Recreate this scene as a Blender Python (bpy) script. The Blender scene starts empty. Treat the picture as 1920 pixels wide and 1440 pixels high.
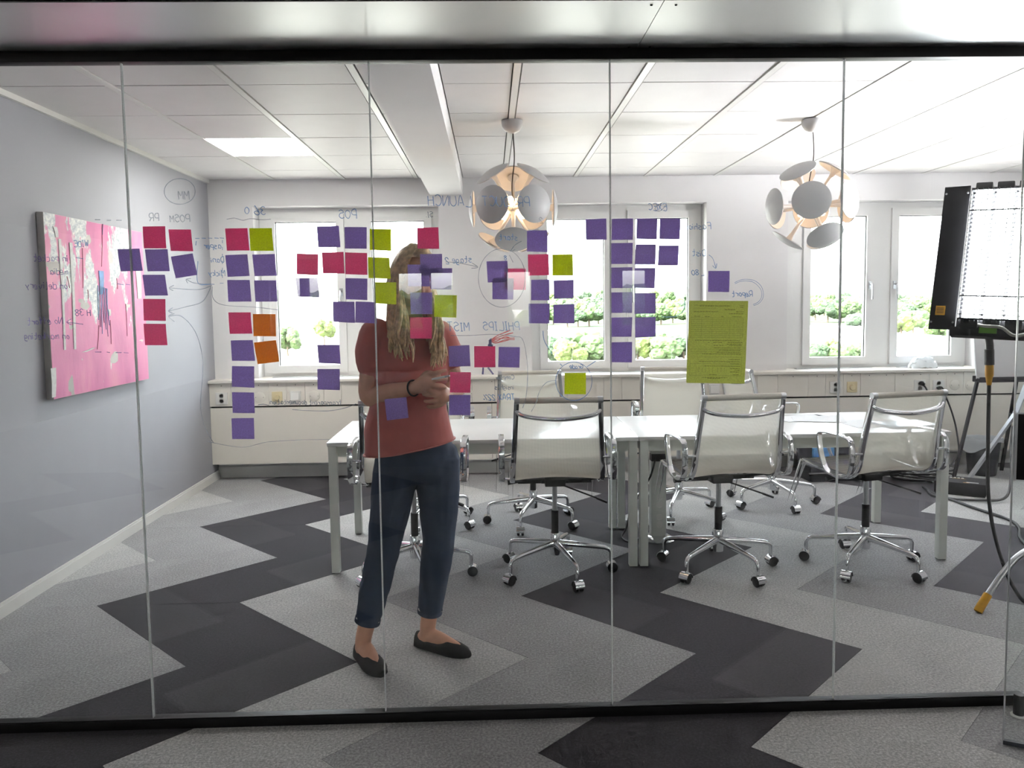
import bpy, bmesh, math, random
from mathutils import Vector, Matrix, Euler, noise
random.seed(7)
SC = bpy.context.scene
COL = SC.collection
PI = math.pi

# ------------------------------------------------------------------ camera
# a phone held 1.475 m above the floor; X runs along the glass wall, Y into the room, Z up
F_PX, CX, CY, EYE = 1475.0, 960.0, 682.0, 1.475
_d = Vector((919 - CX, 0, F_PX)); _v = Vector((270, 19500, F_PX))
_d.y = -(_d.x * _v.x + _d.z * _v.z) / _v.y
_d.normalize(); _v.normalize()
_x = _v.cross(_d)
TOW = Matrix((_x, _d, -_v))            # camera vector (right, down, forward) -> world
cam_data = bpy.data.cameras.new('camera')
cam = bpy.data.objects.new('camera', cam_data); COL.objects.link(cam)
cam_data.sensor_width = 36.0
cam_data.lens = F_PX / 1920 * 36.0
cam_data.shift_y = -(720 - CY) / 1920
cam_data.clip_start = 0.05; cam_data.clip_end = 3000
_r = TOW @ Vector((1, 0, 0)); _u = TOW @ Vector((0, -1, 0)); _b = TOW @ Vector((0, 0, -1))
cam.matrix_world = Matrix(((_r.x, _u.x, _b.x, 0), (_r.y, _u.y, _b.y, 0), (_r.z, _u.z, _b.z, EYE), (0, 0, 0, 1)))
SC.camera = cam

def at_y(px, py, y):
    r = TOW @ Vector((px - CX, py - CY, F_PX)); return Vector((0, 0, EYE)) + r * (y / r.y)
def at_z(px, py, z=0.0):
    r = TOW @ Vector((px - CX, py - CY, F_PX)); return Vector((0, 0, EYE)) + r * ((z - EYE) / r.z)

# ------------------------------------------------------------------ sky, sun, exposure
W = bpy.data.worlds.new('sky'); SC.world = W; W.use_nodes = True
nt = W.node_tree; bg = nt.nodes['Background']
sky = nt.nodes.new('ShaderNodeTexSky'); sky.sky_type = 'NISHITA'; sky.sun_disc = False
sky.sun_elevation = math.radians(48); sky.sun_rotation = math.radians(250); sky.air_density = 1.0; sky.dust_density = 4.0; sky.ozone_density = 1.0
hz = nt.nodes.new('ShaderNodeHueSaturation'); hz.inputs['Saturation'].default_value = 0.22      # thin bright summer haze
nt.links.new(sky.outputs['Color'], hz.inputs['Color'])
nt.links.new(hz.outputs['Color'], bg.inputs['Color'])
bg.inputs['Strength'].default_value = 4.0
sun_d = bpy.data.lights.new('sun', 'SUN'); sun = bpy.data.objects.new('sun', sun_d); COL.objects.link(sun)
sun_d.energy = 3.0; sun_d.angle = math.radians(0.6); sun_d.color = (1.0, 0.95, 0.86)
sun.rotation_euler = Vector((0.80, 0.30, -0.62)).to_track_quat('-Z', 'Y').to_euler()
SC.view_settings.view_transform = 'Standard'; SC.view_settings.look = 'None'
SC.view_settings.gamma = 1.0; SC.view_settings.use_curve_mapping = False
SC.view_settings.exposure = 0.56
SC.cycles.max_bounces = 6; SC.cycles.transparent_max_bounces = 14; SC.cycles.use_adaptive_sampling = True; SC.cycles.adaptive_threshold = 0.06; SC.cycles.adaptive_min_samples = 16
SC.cycles.diffuse_bounces = 3; SC.cycles.glossy_bounces = 3
SC.cycles.caustics_reflective = False; SC.cycles.caustics_refractive = False
SC.cycles.sample_clamp_indirect = 8.0

# ------------------------------------------------------------------ materials
MATS = {}
def srgb(r, g, b):
    f = lambda c: (c / 255 / 12.92) if c / 255 <= 0.04045 else ((c / 255 + 0.055) / 1.055) ** 2.4
    return (f(r), f(g), f(b), 1)
def newmat(name):
    m = bpy.data.materials.new(name); m.use_nodes = True
    n = m.node_tree.nodes; return m, n, m.node_tree.links, n['Principled BSDF']
def mat(name, col, rough=0.5, metal=0.0, vary=0.0, scale=40.0, bump=0.0, bscale=200.0, emit=None, estr=0.0, spec=0.5, sheen=0.0, coat=0.0, coords='Object'):
    if name in MATS: return MATS[name]
    m, n, l, p = newmat(name)
    p.inputs['Base Color'].default_value = col; p.inputs['Roughness'].default_value = rough; p.inputs['Metallic'].default_value = metal
    p.inputs['Specular IOR Level'].default_value = spec
    if sheen: p.inputs['Sheen Weight'].default_value = sheen
    if coat: p.inputs['Coat Weight'].default_value = coat; p.inputs['Coat Roughness'].default_value = 0.08
    if emit: p.inputs['Emission Color'].default_value = emit; p.inputs['Emission Strength'].default_value = estr
    tc = n.new('ShaderNodeTexCoord')
    if vary:
        t = n.new('ShaderNodeTexNoise'); t.inputs['Scale'].default_value = scale; t.inputs['Detail'].default_value = 4
        l.new(tc.outputs[coords], t.inputs['Vector'])
        r = n.new('ShaderNodeValToRGB'); r.color_ramp.elements[0].position = 0.3; r.color_ramp.elements[1].position = 0.7
        r.color_ramp.elements[0].color = tuple(max(0, c * (1 - vary)) for c in col[:3]) + (1,)
        r.color_ramp.elements[1].color = tuple(min(1, c * (1 + vary)) for c in col[:3]) + (1,)
        l.new(t.outputs['Fac'], r.inputs['Fac']); l.new(r.outputs['Color'], p.inputs['Base Color'])
    if bump:
        t = n.new('ShaderNodeTexNoise'); t.inputs['Scale'].default_value = bscale; t.inputs['Detail'].default_value = 3
        l.new(tc.outputs[coords], t.inputs['Vector'])
        b = n.new('ShaderNodeBump'); b.inputs['Strength'].default_value = bump; b.inputs['Distance'].default_value = 0.004
        l.new(t.outputs['Fac'], b.inputs['Height']); l.new(b.outputs['Normal'], p.inputs['Normal'])
    MATS[name] = m
    return m
def glass_mat(name, tint=(0.93, 0.96, 0.95), refl=1.0):
    """thin pane: clear transmission plus a Schlick mirror on each face"""
    if name in MATS: return MATS[name]
    m, n, l, p = newmat(name); n.remove(p)
    out = n['Material Output']
    tr = n.new('ShaderNodeBsdfTransparent'); tr.inputs['Color'].default_value = tint + (1,)
    gl = n.new('ShaderNodeBsdfGlossy'); gl.inputs['Roughness'].default_value = 0.0
    geo = n.new('ShaderNodeNewGeometry')
    dot = n.new('ShaderNodeVectorMath'); dot.operation = 'DOT_PRODUCT'
    l.new(geo.outputs['Incoming'], dot.inputs[0]); l.new(geo.outputs['Normal'], dot.inputs[1])
    a = n.new('ShaderNodeMath'); a.operation = 'ABSOLUTE'; l.new(dot.outputs['Value'], a.inputs[0])
    s = n.new('ShaderNodeMath'); s.operation = 'SUBTRACT'; s.inputs[0].default_value = 1.0; l.new(a.outputs[0], s.inputs[1])
    pw = n.new('ShaderNodeMath'); pw.operation = 'POWER'; pw.inputs[1].default_value = 4.0; l.new(s.outputs[0], pw.inputs[0])
    ml = n.new('ShaderNodeMath'); ml.operation = 'MULTIPLY_ADD'; ml.inputs[1].default_value = 0.96; ml.inputs[2].default_value = 0.043 * refl
    l.new(pw.outputs[0], ml.inputs[0])
    mx = n.new('ShaderNodeMixShader'); l.new(ml.outputs[0], mx.inputs['Fac']); l.new(tr.outputs[0], mx.inputs[1]); l.new(gl.outputs[0], mx.inputs[2])
    l.new(mx.outputs[0], out.inputs['Surface'])
    MATS[name] = m
    return m
def paper_mat(name, col, trans=0.58):
    """coloured paper that lets some light through"""
    m, n, l, p = newmat(name); out = n['Material Output']
    tc = n.new('ShaderNodeTexCoord'); t = n.new('ShaderNodeTexNoise'); t.inputs['Scale'].default_value = 260; t.inputs['Detail'].default_value = 5
    l.new(tc.outputs['Object'], t.inputs['Vector'])
    r = n.new('ShaderNodeValToRGB'); r.color_ramp.elements[0].position = 0.35; r.color_ramp.elements[1].position = 0.65
    r.color_ramp.elements[0].color = tuple(c * 0.86 for c in col[:3]) + (1,); r.color_ramp.elements[1].color = tuple(min(1, c * 1.08) for c in col[:3]) + (1,)
    l.new(t.outputs['Fac'], r.inputs['Fac']); l.new(r.outputs['Color'], p.inputs['Base Color'])
    p.inputs['Roughness'].default_value = 0.85; p.inputs['Specular IOR Level'].default_value = 0.2
    ts = n.new('ShaderNodeBsdfTranslucent'); l.new(r.outputs['Color'], ts.inputs['Color'])
    mx = n.new('ShaderNodeMixShader'); mx.inputs['Fac'].default_value = trans
    l.new(p.outputs[0], mx.inputs[1]); l.new(ts.outputs[0], mx.inputs[2]); l.new(mx.outputs[0], out.inputs['Surface'])
    return m
def ink_mat(name, col, cover=.62):
    m, n, l, p = newmat(name); out = n['Material Output']
    tc = n.new('ShaderNodeTexCoord'); t = n.new('ShaderNodeTexNoise'); t.inputs['Scale'].default_value = 420; l.new(tc.outputs['Object'], t.inputs['Vector'])
    mr = n.new('ShaderNodeMapRange'); mr.inputs['To Min'].default_value = cover * .6; mr.inputs['To Max'].default_value = min(1, cover * 1.4); l.new(t.outputs['Fac'], mr.inputs['Value'])
    p.inputs['Base Color'].default_value = col; p.inputs['Roughness'].default_value = .7
    ts = n.new('ShaderNodeBsdfTranslucent'); ts.inputs['Color'].default_value = col
    a = n.new('ShaderNodeMixShader'); a.inputs['Fac'].default_value = .5; l.new(p.outputs[0], a.inputs[1]); l.new(ts.outputs[0], a.inputs[2])
    tr = n.new('ShaderNodeBsdfTransparent'); mx = n.new('ShaderNodeMixShader'); l.new(mr.outputs['Result'], mx.inputs['Fac']); l.new(tr.outputs[0], mx.inputs[1]); l.new(a.outputs[0], mx.inputs[2]); l.new(mx.outputs[0], out.inputs['Surface'])
    return m
def carpet_mat(name, c0, c1, c2):
    m, n, l, p = newmat(name)
    tc = n.new('ShaderNodeTexCoord')
    t = n.new('ShaderNodeTexNoise'); t.inputs['Scale'].default_value = 105; t.inputs['Detail'].default_value = 5; t.inputs['Roughness'].default_value = 0.85
    l.new(tc.outputs['Object'], t.inputs['Vector'])
    t2 = n.new('ShaderNodeTexNoise'); t2.inputs['Scale'].default_value = 3.0; l.new(tc.outputs['Object'], t2.inputs['Vector'])
    ad = n.new('ShaderNodeMath'); ad.operation = 'MULTIPLY_ADD'; ad.inputs[1].default_value = 0.12; l.new(t2.outputs['Fac'], ad.inputs[0]); l.new(t.outputs['Fac'], ad.inputs[2])
    r = n.new('ShaderNodeValToRGB'); e = r.color_ramp.elements
    e[0].position = 0.36; e[0].color = c0; e[1].position = 0.72; e[1].color = c2
    k = e.new(0.55); k.color = c1
    l.new(ad.outputs[0], r.inputs['Fac']); l.new(r.outputs['Color'], p.inputs['Base Color'])
    p.inputs['Roughness'].default_value = 0.92; p.inputs['Specular IOR Level'].default_value = 0.25; p.inputs['Sheen Weight'].default_value = 0.15
    b = n.new('ShaderNodeBump'); b.inputs['Strength'].default_value = 0.6; b.inputs['Distance'].default_value = 0.004
    l.new(t.outputs['Fac'], b.inputs['Height']); l.new(b.outputs['Normal'], p.inputs['Normal'])
    return m
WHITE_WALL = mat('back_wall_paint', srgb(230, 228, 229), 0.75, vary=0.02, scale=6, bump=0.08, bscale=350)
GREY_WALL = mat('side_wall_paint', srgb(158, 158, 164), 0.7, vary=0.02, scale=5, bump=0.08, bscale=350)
TRIM = mat('trim_paint', srgb(222, 220, 216), 0.4, vary=0.02, scale=8)
CASING = mat('casing_lacquer', srgb(236, 230, 220), 0.38, vary=0.015, scale=8)
FRAME = mat('window_frame_lacquer', srgb(236, 235, 234), 0.35, vary=0.015, scale=8)
TILE = mat('ceiling_tile_paint', srgb(226, 223, 224), 0.5, spec=.35, vary=0.025, scale=7, bump=0.05, bscale=500)
TBAR = mat('ceiling_bar_lacquer', srgb(226, 225, 222), 0.35, vary=0.01)
BLACK = mat('black_aluminium', srgb(12, 11, 12), 0.45, spec=.25, vary=0.2, scale=25)
DARK = mat('dark_void', srgb(22, 22, 24), 0.8, vary=0.1)
CHROME = mat('polished_chrome', (0.80, 0.81, 0.83, 1), 0.07, 1.0, vary=0.02, scale=20)
STEEL = mat('satin_steel', (0.55, 0.56, 0.58, 1), 0.28, 1.0, vary=0.06, scale=60)
GLASS = glass_mat('partition_glass', (0.955, 0.972, 0.968))
WGLASS = glass_mat('window_glass', (0.97, 0.985, 0.98))
PLASTIC_BLK = mat('black_plastic', srgb(22, 22, 24), 0.42, vary=0.15, scale=60)
CABLE = mat('cable_rubber', srgb(38, 38, 40), 0.55, vary=0.15, scale=60)
PLASTIC_WHT = mat('white_plastic', srgb(232, 230, 226), 0.35, vary=0.01)
CREAM = mat('cream_plastic', srgb(224, 208, 168), 0.4, vary=0.02)

# ------------------------------------------------------------------ object helpers
def link(name, me, m, parent=None, smooth=None):
    if m is not None and not me.materials: me.materials.append(m)
    o = bpy.data.objects.new(name, me); COL.objects.link(o)
    if parent is not None: o.parent = parent
    if smooth is not None:
        me.polygons.foreach_set('use_smooth', [True] * len(me.polygons))
        me.set_sharp_from_angle(angle=math.radians(smooth))
    return o
def tag(o, label=None, cat=None, group=None, kind=None):
    if label: o['label'] = label
    if cat: o['category'] = cat
    if group: o['group'] = group
    if kind: o['kind'] = kind
    return o
def empty(name, loc=(0, 0, 0), rz=0.0, label=None, cat=None, group=None, kind=None):
    o = bpy.data.objects.new(name, None); COL.objects.link(o); o.location = loc; o.rotation_euler = (0, 0, rz); o.empty_display_size = 0.05
    return tag(o, label, cat, group, kind)
def copy_tree(o, parent=None):
    c = o.copy(); COL.objects.link(c)
    if parent is not None: c.parent = parent
    for ch in list(o.children): copy_tree(ch, c)
    return c

class MB:
    """gathers shapes into one mesh"""
    def __init__(s): s.v = []; s.f = []
    def raw(s, vs, fs):
        k = len(s.v); s.v += [tuple(p) for p in vs]; s.f += [tuple(i + k for i in q) for q in fs]; return s
    def box(s, x0, x1, y0, y1, z0, z1):
        return s.raw([(x0, y0, z0), (x1, y0, z0), (x1, y1, z0), (x0, y1, z0), (x0, y0, z1), (x1, y0, z1), (x1, y1, z1), (x0, y1, z1)],
                     [(0, 3, 2, 1), (4, 5, 6, 7), (0, 1, 5, 4), (1, 2, 6, 5), (2, 3, 7, 6), (3, 0, 4, 7)])
    def obox(s, c, ax, ay, az, hx, hy, hz):
        c, ax, ay, az = Vector(c), Vector(ax), Vector(ay), Vector(az); vs = []
        for dz in (-1, 1):
            for dx, dy in ((-1, -1), (1, -1), (1, 1), (-1, 1)): vs.append(c + ax * hx * dx + ay * hy * dy + az * hz * dz)
        return s.raw(vs, [(0, 3, 2, 1), (4, 5, 6, 7), (0, 1, 5, 4), (1, 2, 6, 5), (2, 3, 7, 6), (3, 0, 4, 7)])
    def bar(s, a, b, w, h, up=(0, 0, 1)):
        a, b = Vector(a), Vector(b); d = b - a; L = d.length; d.normalize(); u = Vector(up)
        if abs(d.dot(u)) > 0.98: u = Vector((0, 1, 0))
        sd = d.cross(u).normalized(); u2 = sd.cross(d)
        return s.obox((a + b) / 2, d, sd, u2, L / 2, w / 2, h / 2)
    def tube(s, pts, r, n=10, caps=True, closed=False):
        pts = [Vector(p) for p in pts]; N = len(pts); rr = r if isinstance(r, (list, tuple)) else [r] * N
        if closed: T = [(pts[(i + 1) % N] - pts[i - 1]).normalized() for i in range(N)]
        else: T = [(pts[min(i + 1, N - 1)] - pts[max(i - 1, 0)]).normalized() for i in range(N)]
        u = Vector((0, 0, 1)) if abs(T[0].z) < 0.9 else Vector((1, 0, 0))
        u = (u - T[0] * u.dot(T[0])).normalized(); vs = []
        for i in range(N):
            u = (u - T[i] * u.dot(T[i])).normalized(); w = T[i].cross(u)
            for k in range(n):
                a = 2 * PI * k / n; vs.append(pts[i] + (u * math.cos(a) + w * math.sin(a)) * rr[i])
        fs = []
        for i in range(N if closed else N - 1):
            j = (i + 1) % N
            for k in range(n): fs.append((i * n + k, i * n + (k + 1) % n, j * n + (k + 1) % n, j * n + k))
        if caps and not closed: fs += [tuple(range(n - 1, -1, -1)), tuple(range((N - 1) * n, N * n))]
        return s.raw(vs, fs)
    def band(s, pts, w, h, side=(1, 0, 0), closed=False):
        """rectangular section (w along side, h in the plane of the path)"""
        pts = [Vector(p) for p in pts]; N = len(pts); side = Vector(side).normalized(); vs = []
        for i in range(N):
            a = pts[i - 1] if (closed or i > 0) else pts[i]; b = pts[(i + 1) % N] if (closed or i < N - 1) else pts[i]
            t = (b - a).normalized(); nn = t.cross(side).normalized()
            for du, dn in ((-1, -1), (1, -1), (1, 1), (-1, 1)): vs.append(pts[i] + side * du * w / 2 + nn * dn * h / 2)
        fs = []
        for i in range(N if closed else N - 1):
            j = (i + 1) % N
            for k in range(4): fs.append((i * 4 + k, i * 4 + (k + 1) % 4, j * 4 + (k + 1) % 4, j * 4 + k))
        if not closed: fs += [(3, 2, 1, 0), tuple(range((N - 1) * 4, N * 4))]
        return s.raw(vs, fs)
    def lathe(s, prof, c=(0, 0, 0), n=20, axis=(0, 0, 1)):
        q = Vector((0, 0, 1)).rotation_difference(Vector(axis).normalized()); c = Vector(c); vs = []
        for (r, z) in prof:
            for k in range(n):
                a = 2 * PI * k / n; vs.append(c + q @ Vector((r * math.cos(a), r * math.sin(a), z)))
        fs = []; N = len(prof)
        for i in range(N - 1):
            for k in range(n): fs.append((i * n + k, i * n + (k + 1) % n, (i + 1) * n + (k + 1) % n, (i + 1) * n + k))
        fs += [tuple(range(n - 1, -1, -1)), tuple(range((N - 1) * n, N * n))]
        return s.raw(vs, fs)
    def grid(s, fn, nu, nv, thick=None):
        """fn(u,v)->Vector ; optional thickness vector gives a closed slab"""
        vs = [Vector(fn(i / nu, j / nv)) for j in range(nv + 1) for i in range(nu + 1)]; R = nu + 1
        fs = [(j * R + i, j * R + i + 1, (j + 1) * R + i + 1, (j + 1) * R + i) for j in range(nv) for i in range(nu)]
        if thick is None: return s.raw(vs, fs)
        K = len(vs); vs += [p + Vector(thick) for p in vs]; fs += [tuple(K + a for a in reversed(q)) for q in fs]
        rim = [i for i in range(nu)] ; e = []
        for i in range(nu): e.append((i, i + 1)); e.append((nv * R + i + 1, nv * R + i))
        for j in range(nv): e.append(((j + 1) * R, j * R)); e.append((j * R + nu, (j + 1) * R + nu))
        fs += [(b, a, a + K, b + K) for a, b in e]
        return s.raw(vs, fs)
    def mesh(s, name):
        me = bpy.data.meshes.new(name); me.from_pydata(s.v, [], s.f); me.update()
        bm = bmesh.new(); bm.from_mesh(me); bmesh.ops.recalc_face_normals(bm, faces=bm.faces); bm.to_mesh(me); bm.free()
        return me
    def build(s, name, m, parent=None, smooth=None, bevel=0.0):
        me = s.mesh(name)
        if bevel:
            bm = bmesh.new(); bm.from_mesh(me)
            bmesh.ops.bevel(bm, geom=[e for e in bm.edges if e.is_manifold and e.calc_face_angle(0) > 0.6], offset=bevel, segments=2, affect='EDGES', profile=0.6)
            bm.to_mesh(me); bm.free()
            if smooth is None: smooth = 35
        return link(name, me, m, parent, smooth)
def catmull(pts, k=6, closed=False):
    P = [Vector(p) for p in pts]; N = len(P); out = []
    for i in range(N if closed else N - 1):
        p0 = P[i - 1] if (closed or i > 0) else P[0]; p1 = P[i]; p2 = P[(i + 1) % N]; p3 = P[(i + 2) % N] if (closed or i + 2 < N) else P[-1]
        for j in range(k):
            t = j / k; out.append(0.5 * ((2 * p1) + (p2 - p0) * t + (2 * p0 - 5 * p1 + 4 * p2 - p3) * t * t + (3 * p1 - p0 - 3 * p2 + p3) * t ** 3))
    if not closed: out.append(P[-1])
    return out
# ================================================================== the setting
CEIL, GY, BY, LX, RX = 2.56, 2.72, 6.84, -2.385, 5.3       # ceiling, glass wall, back wall, side walls
OX0, OX1, OY0 = -6.0, 7.0, -12.6                           # the open office behind the camera
LOWC = 2.327
# ---- floor with zigzag carpet planks
fl = MB().box(OX0, OX1, OY0, BY + .3, -0.25, -0.008).build('floor', mat('floor_screed', srgb(60, 60, 62), 0.9, vary=0.1))
tag(fl, 'grey carpet floor of zigzag planks in dark, light and middle grey', 'floor', kind='structure')
CARP = [carpet_mat('carpet_charcoal', srgb(20, 18, 23), srgb(40, 37, 44), srgb(68, 64, 72)),
        carpet_mat('carpet_light_grey', srgb(112, 111, 111), srgb(176, 175, 174), srgb(228, 227, 225)),
        carpet_mat('carpet_mid_grey', srgb(98, 97, 98), srgb(150, 149, 150), srgb(198, 197, 198))]
DX, DY, X0, Y0 = 0.708, 0.7015, -1.99, 2.485
pm = {}
for c in range(3):
    for up in (0, 1):
        a = DX if up else -DX
        b = MB(); g = 0.0012
        vs = [(g, 0, -.008), (DX - g, 0, -.008), (a + DX - g, DY, -.008), (a + g, DY, -.008)]
        b.raw(vs + [(x, y, 0.0) for x, y, z in vs], [(0, 3, 2, 1), (4, 5, 6, 7), (0, 1, 5, 4), (1, 2, 6, 5), (2, 3, 7, 6), (3, 0, 4, 7)])
        pm[c, up] = b.mesh('carpet_tile'); pm[c, up].materials.append(CARP[c])
for j in range(-6, 7):                      # rows: 0 starts at the vertex row just before the glass
    up = (j % 2 == 0)                       # the band runs to +x on even rows
    y = Y0 + j * DY
    if y > BY: continue
    for i in range(-4, 11):
        x = X0 + i * DX + (0 if up else DX)
        if x < -5 or x > 5.6: continue
        if y > GY and (x + DX * 1.5 < LX - .3): continue
        o = bpy.data.objects.new('carpet_tile', pm[i % 3, int(up)]); COL.objects.link(o); o.parent = fl
        o.location = (x, y, random.uniform(-.0004, .0004))
# beyond the planks near the camera the office floor is one carpet
MB().box(OX0, OX1, OY0, Y0 - 6 * DY, -0.008, -0.0005).build('office_carpet', CARP[2], fl)
# ---- walls
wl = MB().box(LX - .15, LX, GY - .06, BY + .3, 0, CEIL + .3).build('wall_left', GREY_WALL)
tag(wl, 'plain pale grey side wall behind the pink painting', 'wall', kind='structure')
wr = MB().box(RX, RX + .15, GY + .2, BY + .3, 0, CEIL + .3).build('wall_right', WHITE_WALL)
tag(wr, 'white end wall of the meeting room', 'wall', kind='structure')
bb = MB().box(LX, LX + .014, GY + .01, BY - .02, 0, .058).box(LX, LX + .010, GY + .01, BY - .02, .058, .072).build('baseboard_left', TRIM)
tag(bb, 'white baseboard along the grey side wall', 'baseboard', kind='structure')
WIN = [(-2.01, -.43, [(-1.868, -1.335), (-1.034, -.569)]), (.36, 1.885, [(.505, 1.015), (1.29, 1.765)]), (2.60, 4.30, [(2.862, 3.366), (3.655, 4.15)])]
WZ0, WZ1, WINY = .845, 2.335, 7.0
b = MB(); xs = [LX - .15]
for x0, x1, _ in WIN: xs += [x0, x1]
xs.append(RX + .15)
for i in range(0, len(xs), 2): b.box(xs[i], xs[i + 1], BY, BY + .3, 0, CEIL + .3)
for x0, x1, _ in WIN: b.box(x0, x1, BY, BY + .3, 0, WZ0).box(x0, x1, BY, BY + .3, WZ1, CEIL + .3)
wb = b.build('wall_back', WHITE_WALL); tag(wb, 'white window wall with three double windows', 'wall', kind='structure')
HANDLE_X = [(-1.27, None), (None, 1.225), (3.44, 3.585)]
WLAB = ['double window behind the standing person', 'double window between the two pendant lamps', 'double window beside the studio light']
def window(n, x0, x1, panes, label, y=WINY, z0=WZ0, z1=WZ1, pz0=.961, pz1=2.216, handles=(None, None), parent_y=1):
    w = empty('window_%d' % n, ((x0 + x1) / 2, y, z0)); tag(w, label, 'window', kind='structure')
    inv = Matrix.Translation(-Vector(w.location))
    def add(mb, name, m, par, **k):
        o = mb.build(name, m, par, **k)
        if par is w: o.matrix_parent_inverse = inv
        return o
    d = .055; s = parent_y
    fr = MB(); fx0, fx1 = x0 + .005, x1 - .005
    mull = (panes[0][1] + panes[1][0]) / 2
    fr.box(fx0, panes[0][0] - .055, y, y + s * d, z0, z1).box(panes[1][1] + .055, fx1, y, y + s * d, z0, z1)
    fr.box(panes[0][1] + .05, panes[1][0] - .05, y, y + s * d * .8, pz0 - .06, pz1 + .06)
    fr.box(panes[0][0] - .055, panes[1][1] + .055, y, y + s * d, z0, pz0 - .06).box(panes[0][0] - .055, panes[1][1] + .055, y, y + s * d, pz1 + .06, z1)
    add(fr, 'window_frame', FRAME, w)
    for i, (a, c) in enumerate(panes):
        e = .066; yf = y - s * .022; m_ = MB()
        m_.box(a - e, a, yf, y + s * d * .9, pz0 - e, pz1 + e).box(c, c + e, yf, y + s * d * .9, pz0 - e, pz1 + e)
        m_.box(a, c, yf, y + s * d * .9, pz0 - e, pz0).box(a, c, yf, y + s * d * .9, pz1, pz1 + e)
        sash = add(m_, 'sash', FRAME, w)
        g = MB().box(a - .004, c + .004, y + s * .018, y + s * .024, pz0 - .004, pz1 + .004).build('pane', WGLASS, sash); 
        gk = MB(); t = .006
        gk.box(a, a + t, y, y + s * .018, pz0, pz1).box(c - t, c, y, y + s * .018, pz0, pz1).box(a, c, y, y + s * .018, pz1 - t, pz1)
        gk.build('gasket', PLASTIC_BLK, sash)
        if handles[i] is not None:
            hx = handles[i]; yh = y - s * .022
            h = MB().box(hx - .014, hx + .014, yh - s * .008, yh, 1.565, 1.635).tube([(hx, yh, 1.61), (hx, yh - s * .045, 1.61), (hx, yh - s * .05, 1.60), (hx, yh - s * .05, 1.475)], .0085, 8)
            h.build('window_handle', STEEL, sash, smooth=40)
    return w
for i, (x0, x1, p) in enumerate(WIN):
    hs = [[p[0][1] + .03, None], [None, p[1][0] - .03], [p[0][1] + .033, p[1][0] - .033]][i]
    window(i + 1, x0, x1, p, WLAB[i], handles=hs)
# ---- casing below the windows: sill, small covers, long covers
ca = MB().box(LX, RX, 6.72, BY, .15, .845).build('trim_1', DARK)
tag(ca, 'white service casing with sill running under the windows', 'casing', kind='structure')
MB().box(LX, RX, 6.655, 6.70, .842, .866).box(LX, RX, 6.70, WINY, .845, .866).build('sill', CASING, ca, bevel=.003)
seams = [433, 469, 504, 537, 572, 607, 640, 672, 706, 740, 774, 808, 842, 885, 928, 962, 996, 1030, 1064, 1098, 1132, 1166, 1200, 1234, 1268, 1302, 1327, 1357, 1420, 1458, 1515, 1548, 1581, 1613, 1678, 1742, 1774, 1806, 1850, 1900]
sx = [LX] + [at_y(p, 735, 6.68).x for p in seams] + [4.75, RX]
for a, c in zip(sx, sx[1:]): MB().box(a + .0012, c - .0012, 6.68, 6.722, .645, .842).build('casing_panel', CASING, ca)
lx = [LX, -1.13, .0, 1.2, 2.4, 3.62, RX]
for a, c in zip(lx, lx[1:]): MB().box(a + .0015, c - .0015, 6.685, 6.722, .147, .630).build('lower_panel', CASING, ca)
b = MB()
for p in (415, 451, 485, 520, 554, 588, 922, 1487, 1532, 1564, 1597, 1630, 1662, 1694, 1726, 1758, 1790):
    q = at_y(p, 725 if p < 700 else 706, 6.68); b.lathe([(.004, 0), (.004, .001)], (q.x, 6.6795, .82), 8, (0, -1, 0))
o = b.build('screw', DARK, ca); o['kind'] = 'stuff'
for (xa, xb) in ((-1.9, -.55), (.45, 1.75), (2.70, 3.38), (3.62, 4.2)): MB().box(xa, xb, 6.86, 6.92, .866, .871).build('sill_grille', STEEL, ca)
MB().box(LX, RX, BY - .012, BY, 0, .10).build('baseboard_back', TRIM)
tag(bpy.data.objects['baseboard_back'], 'grey baseboard in the shadow gap under the casing', 'baseboard', kind='structure')
# ---- ceiling: pressed metal tiles in a bar grid, a dropped beam
ce = MB().box(LX - .15, RX + .15, GY, BY + .3, CEIL + .03, CEIL + .3).build('ceiling', mat('ceiling_void', srgb(20, 20, 20), 0.9, vary=.05))
tag(ce, 'white suspended ceiling of square tiles over the meeting room', 'ceiling', kind='structure')
gx = [-2.385, -1.832, -1.235, -.615, -.5, None, -.22, .142, .748, 1.354, 1.96, 2.566, 3.172, 3.778, 4.384, 4.99, 5.3]
gy = [2.75, 3.365, 3.965, 4.57, 5.185, 5.79, 6.395, 6.83]
bars = [-1.832, -1.235, -.615, .142, .748, 1.354, 1.96, 2.566, 3.172, 3.778, 4.384, 4.99]
for x in bars: MB().box(x - .017, x + .017, GY + .02, BY, CEIL - .004, CEIL + .03).build('grid_bar', TBAR, ce)
LIGHT_TILE = (-1.832, 5.185)
tm = {}
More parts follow.
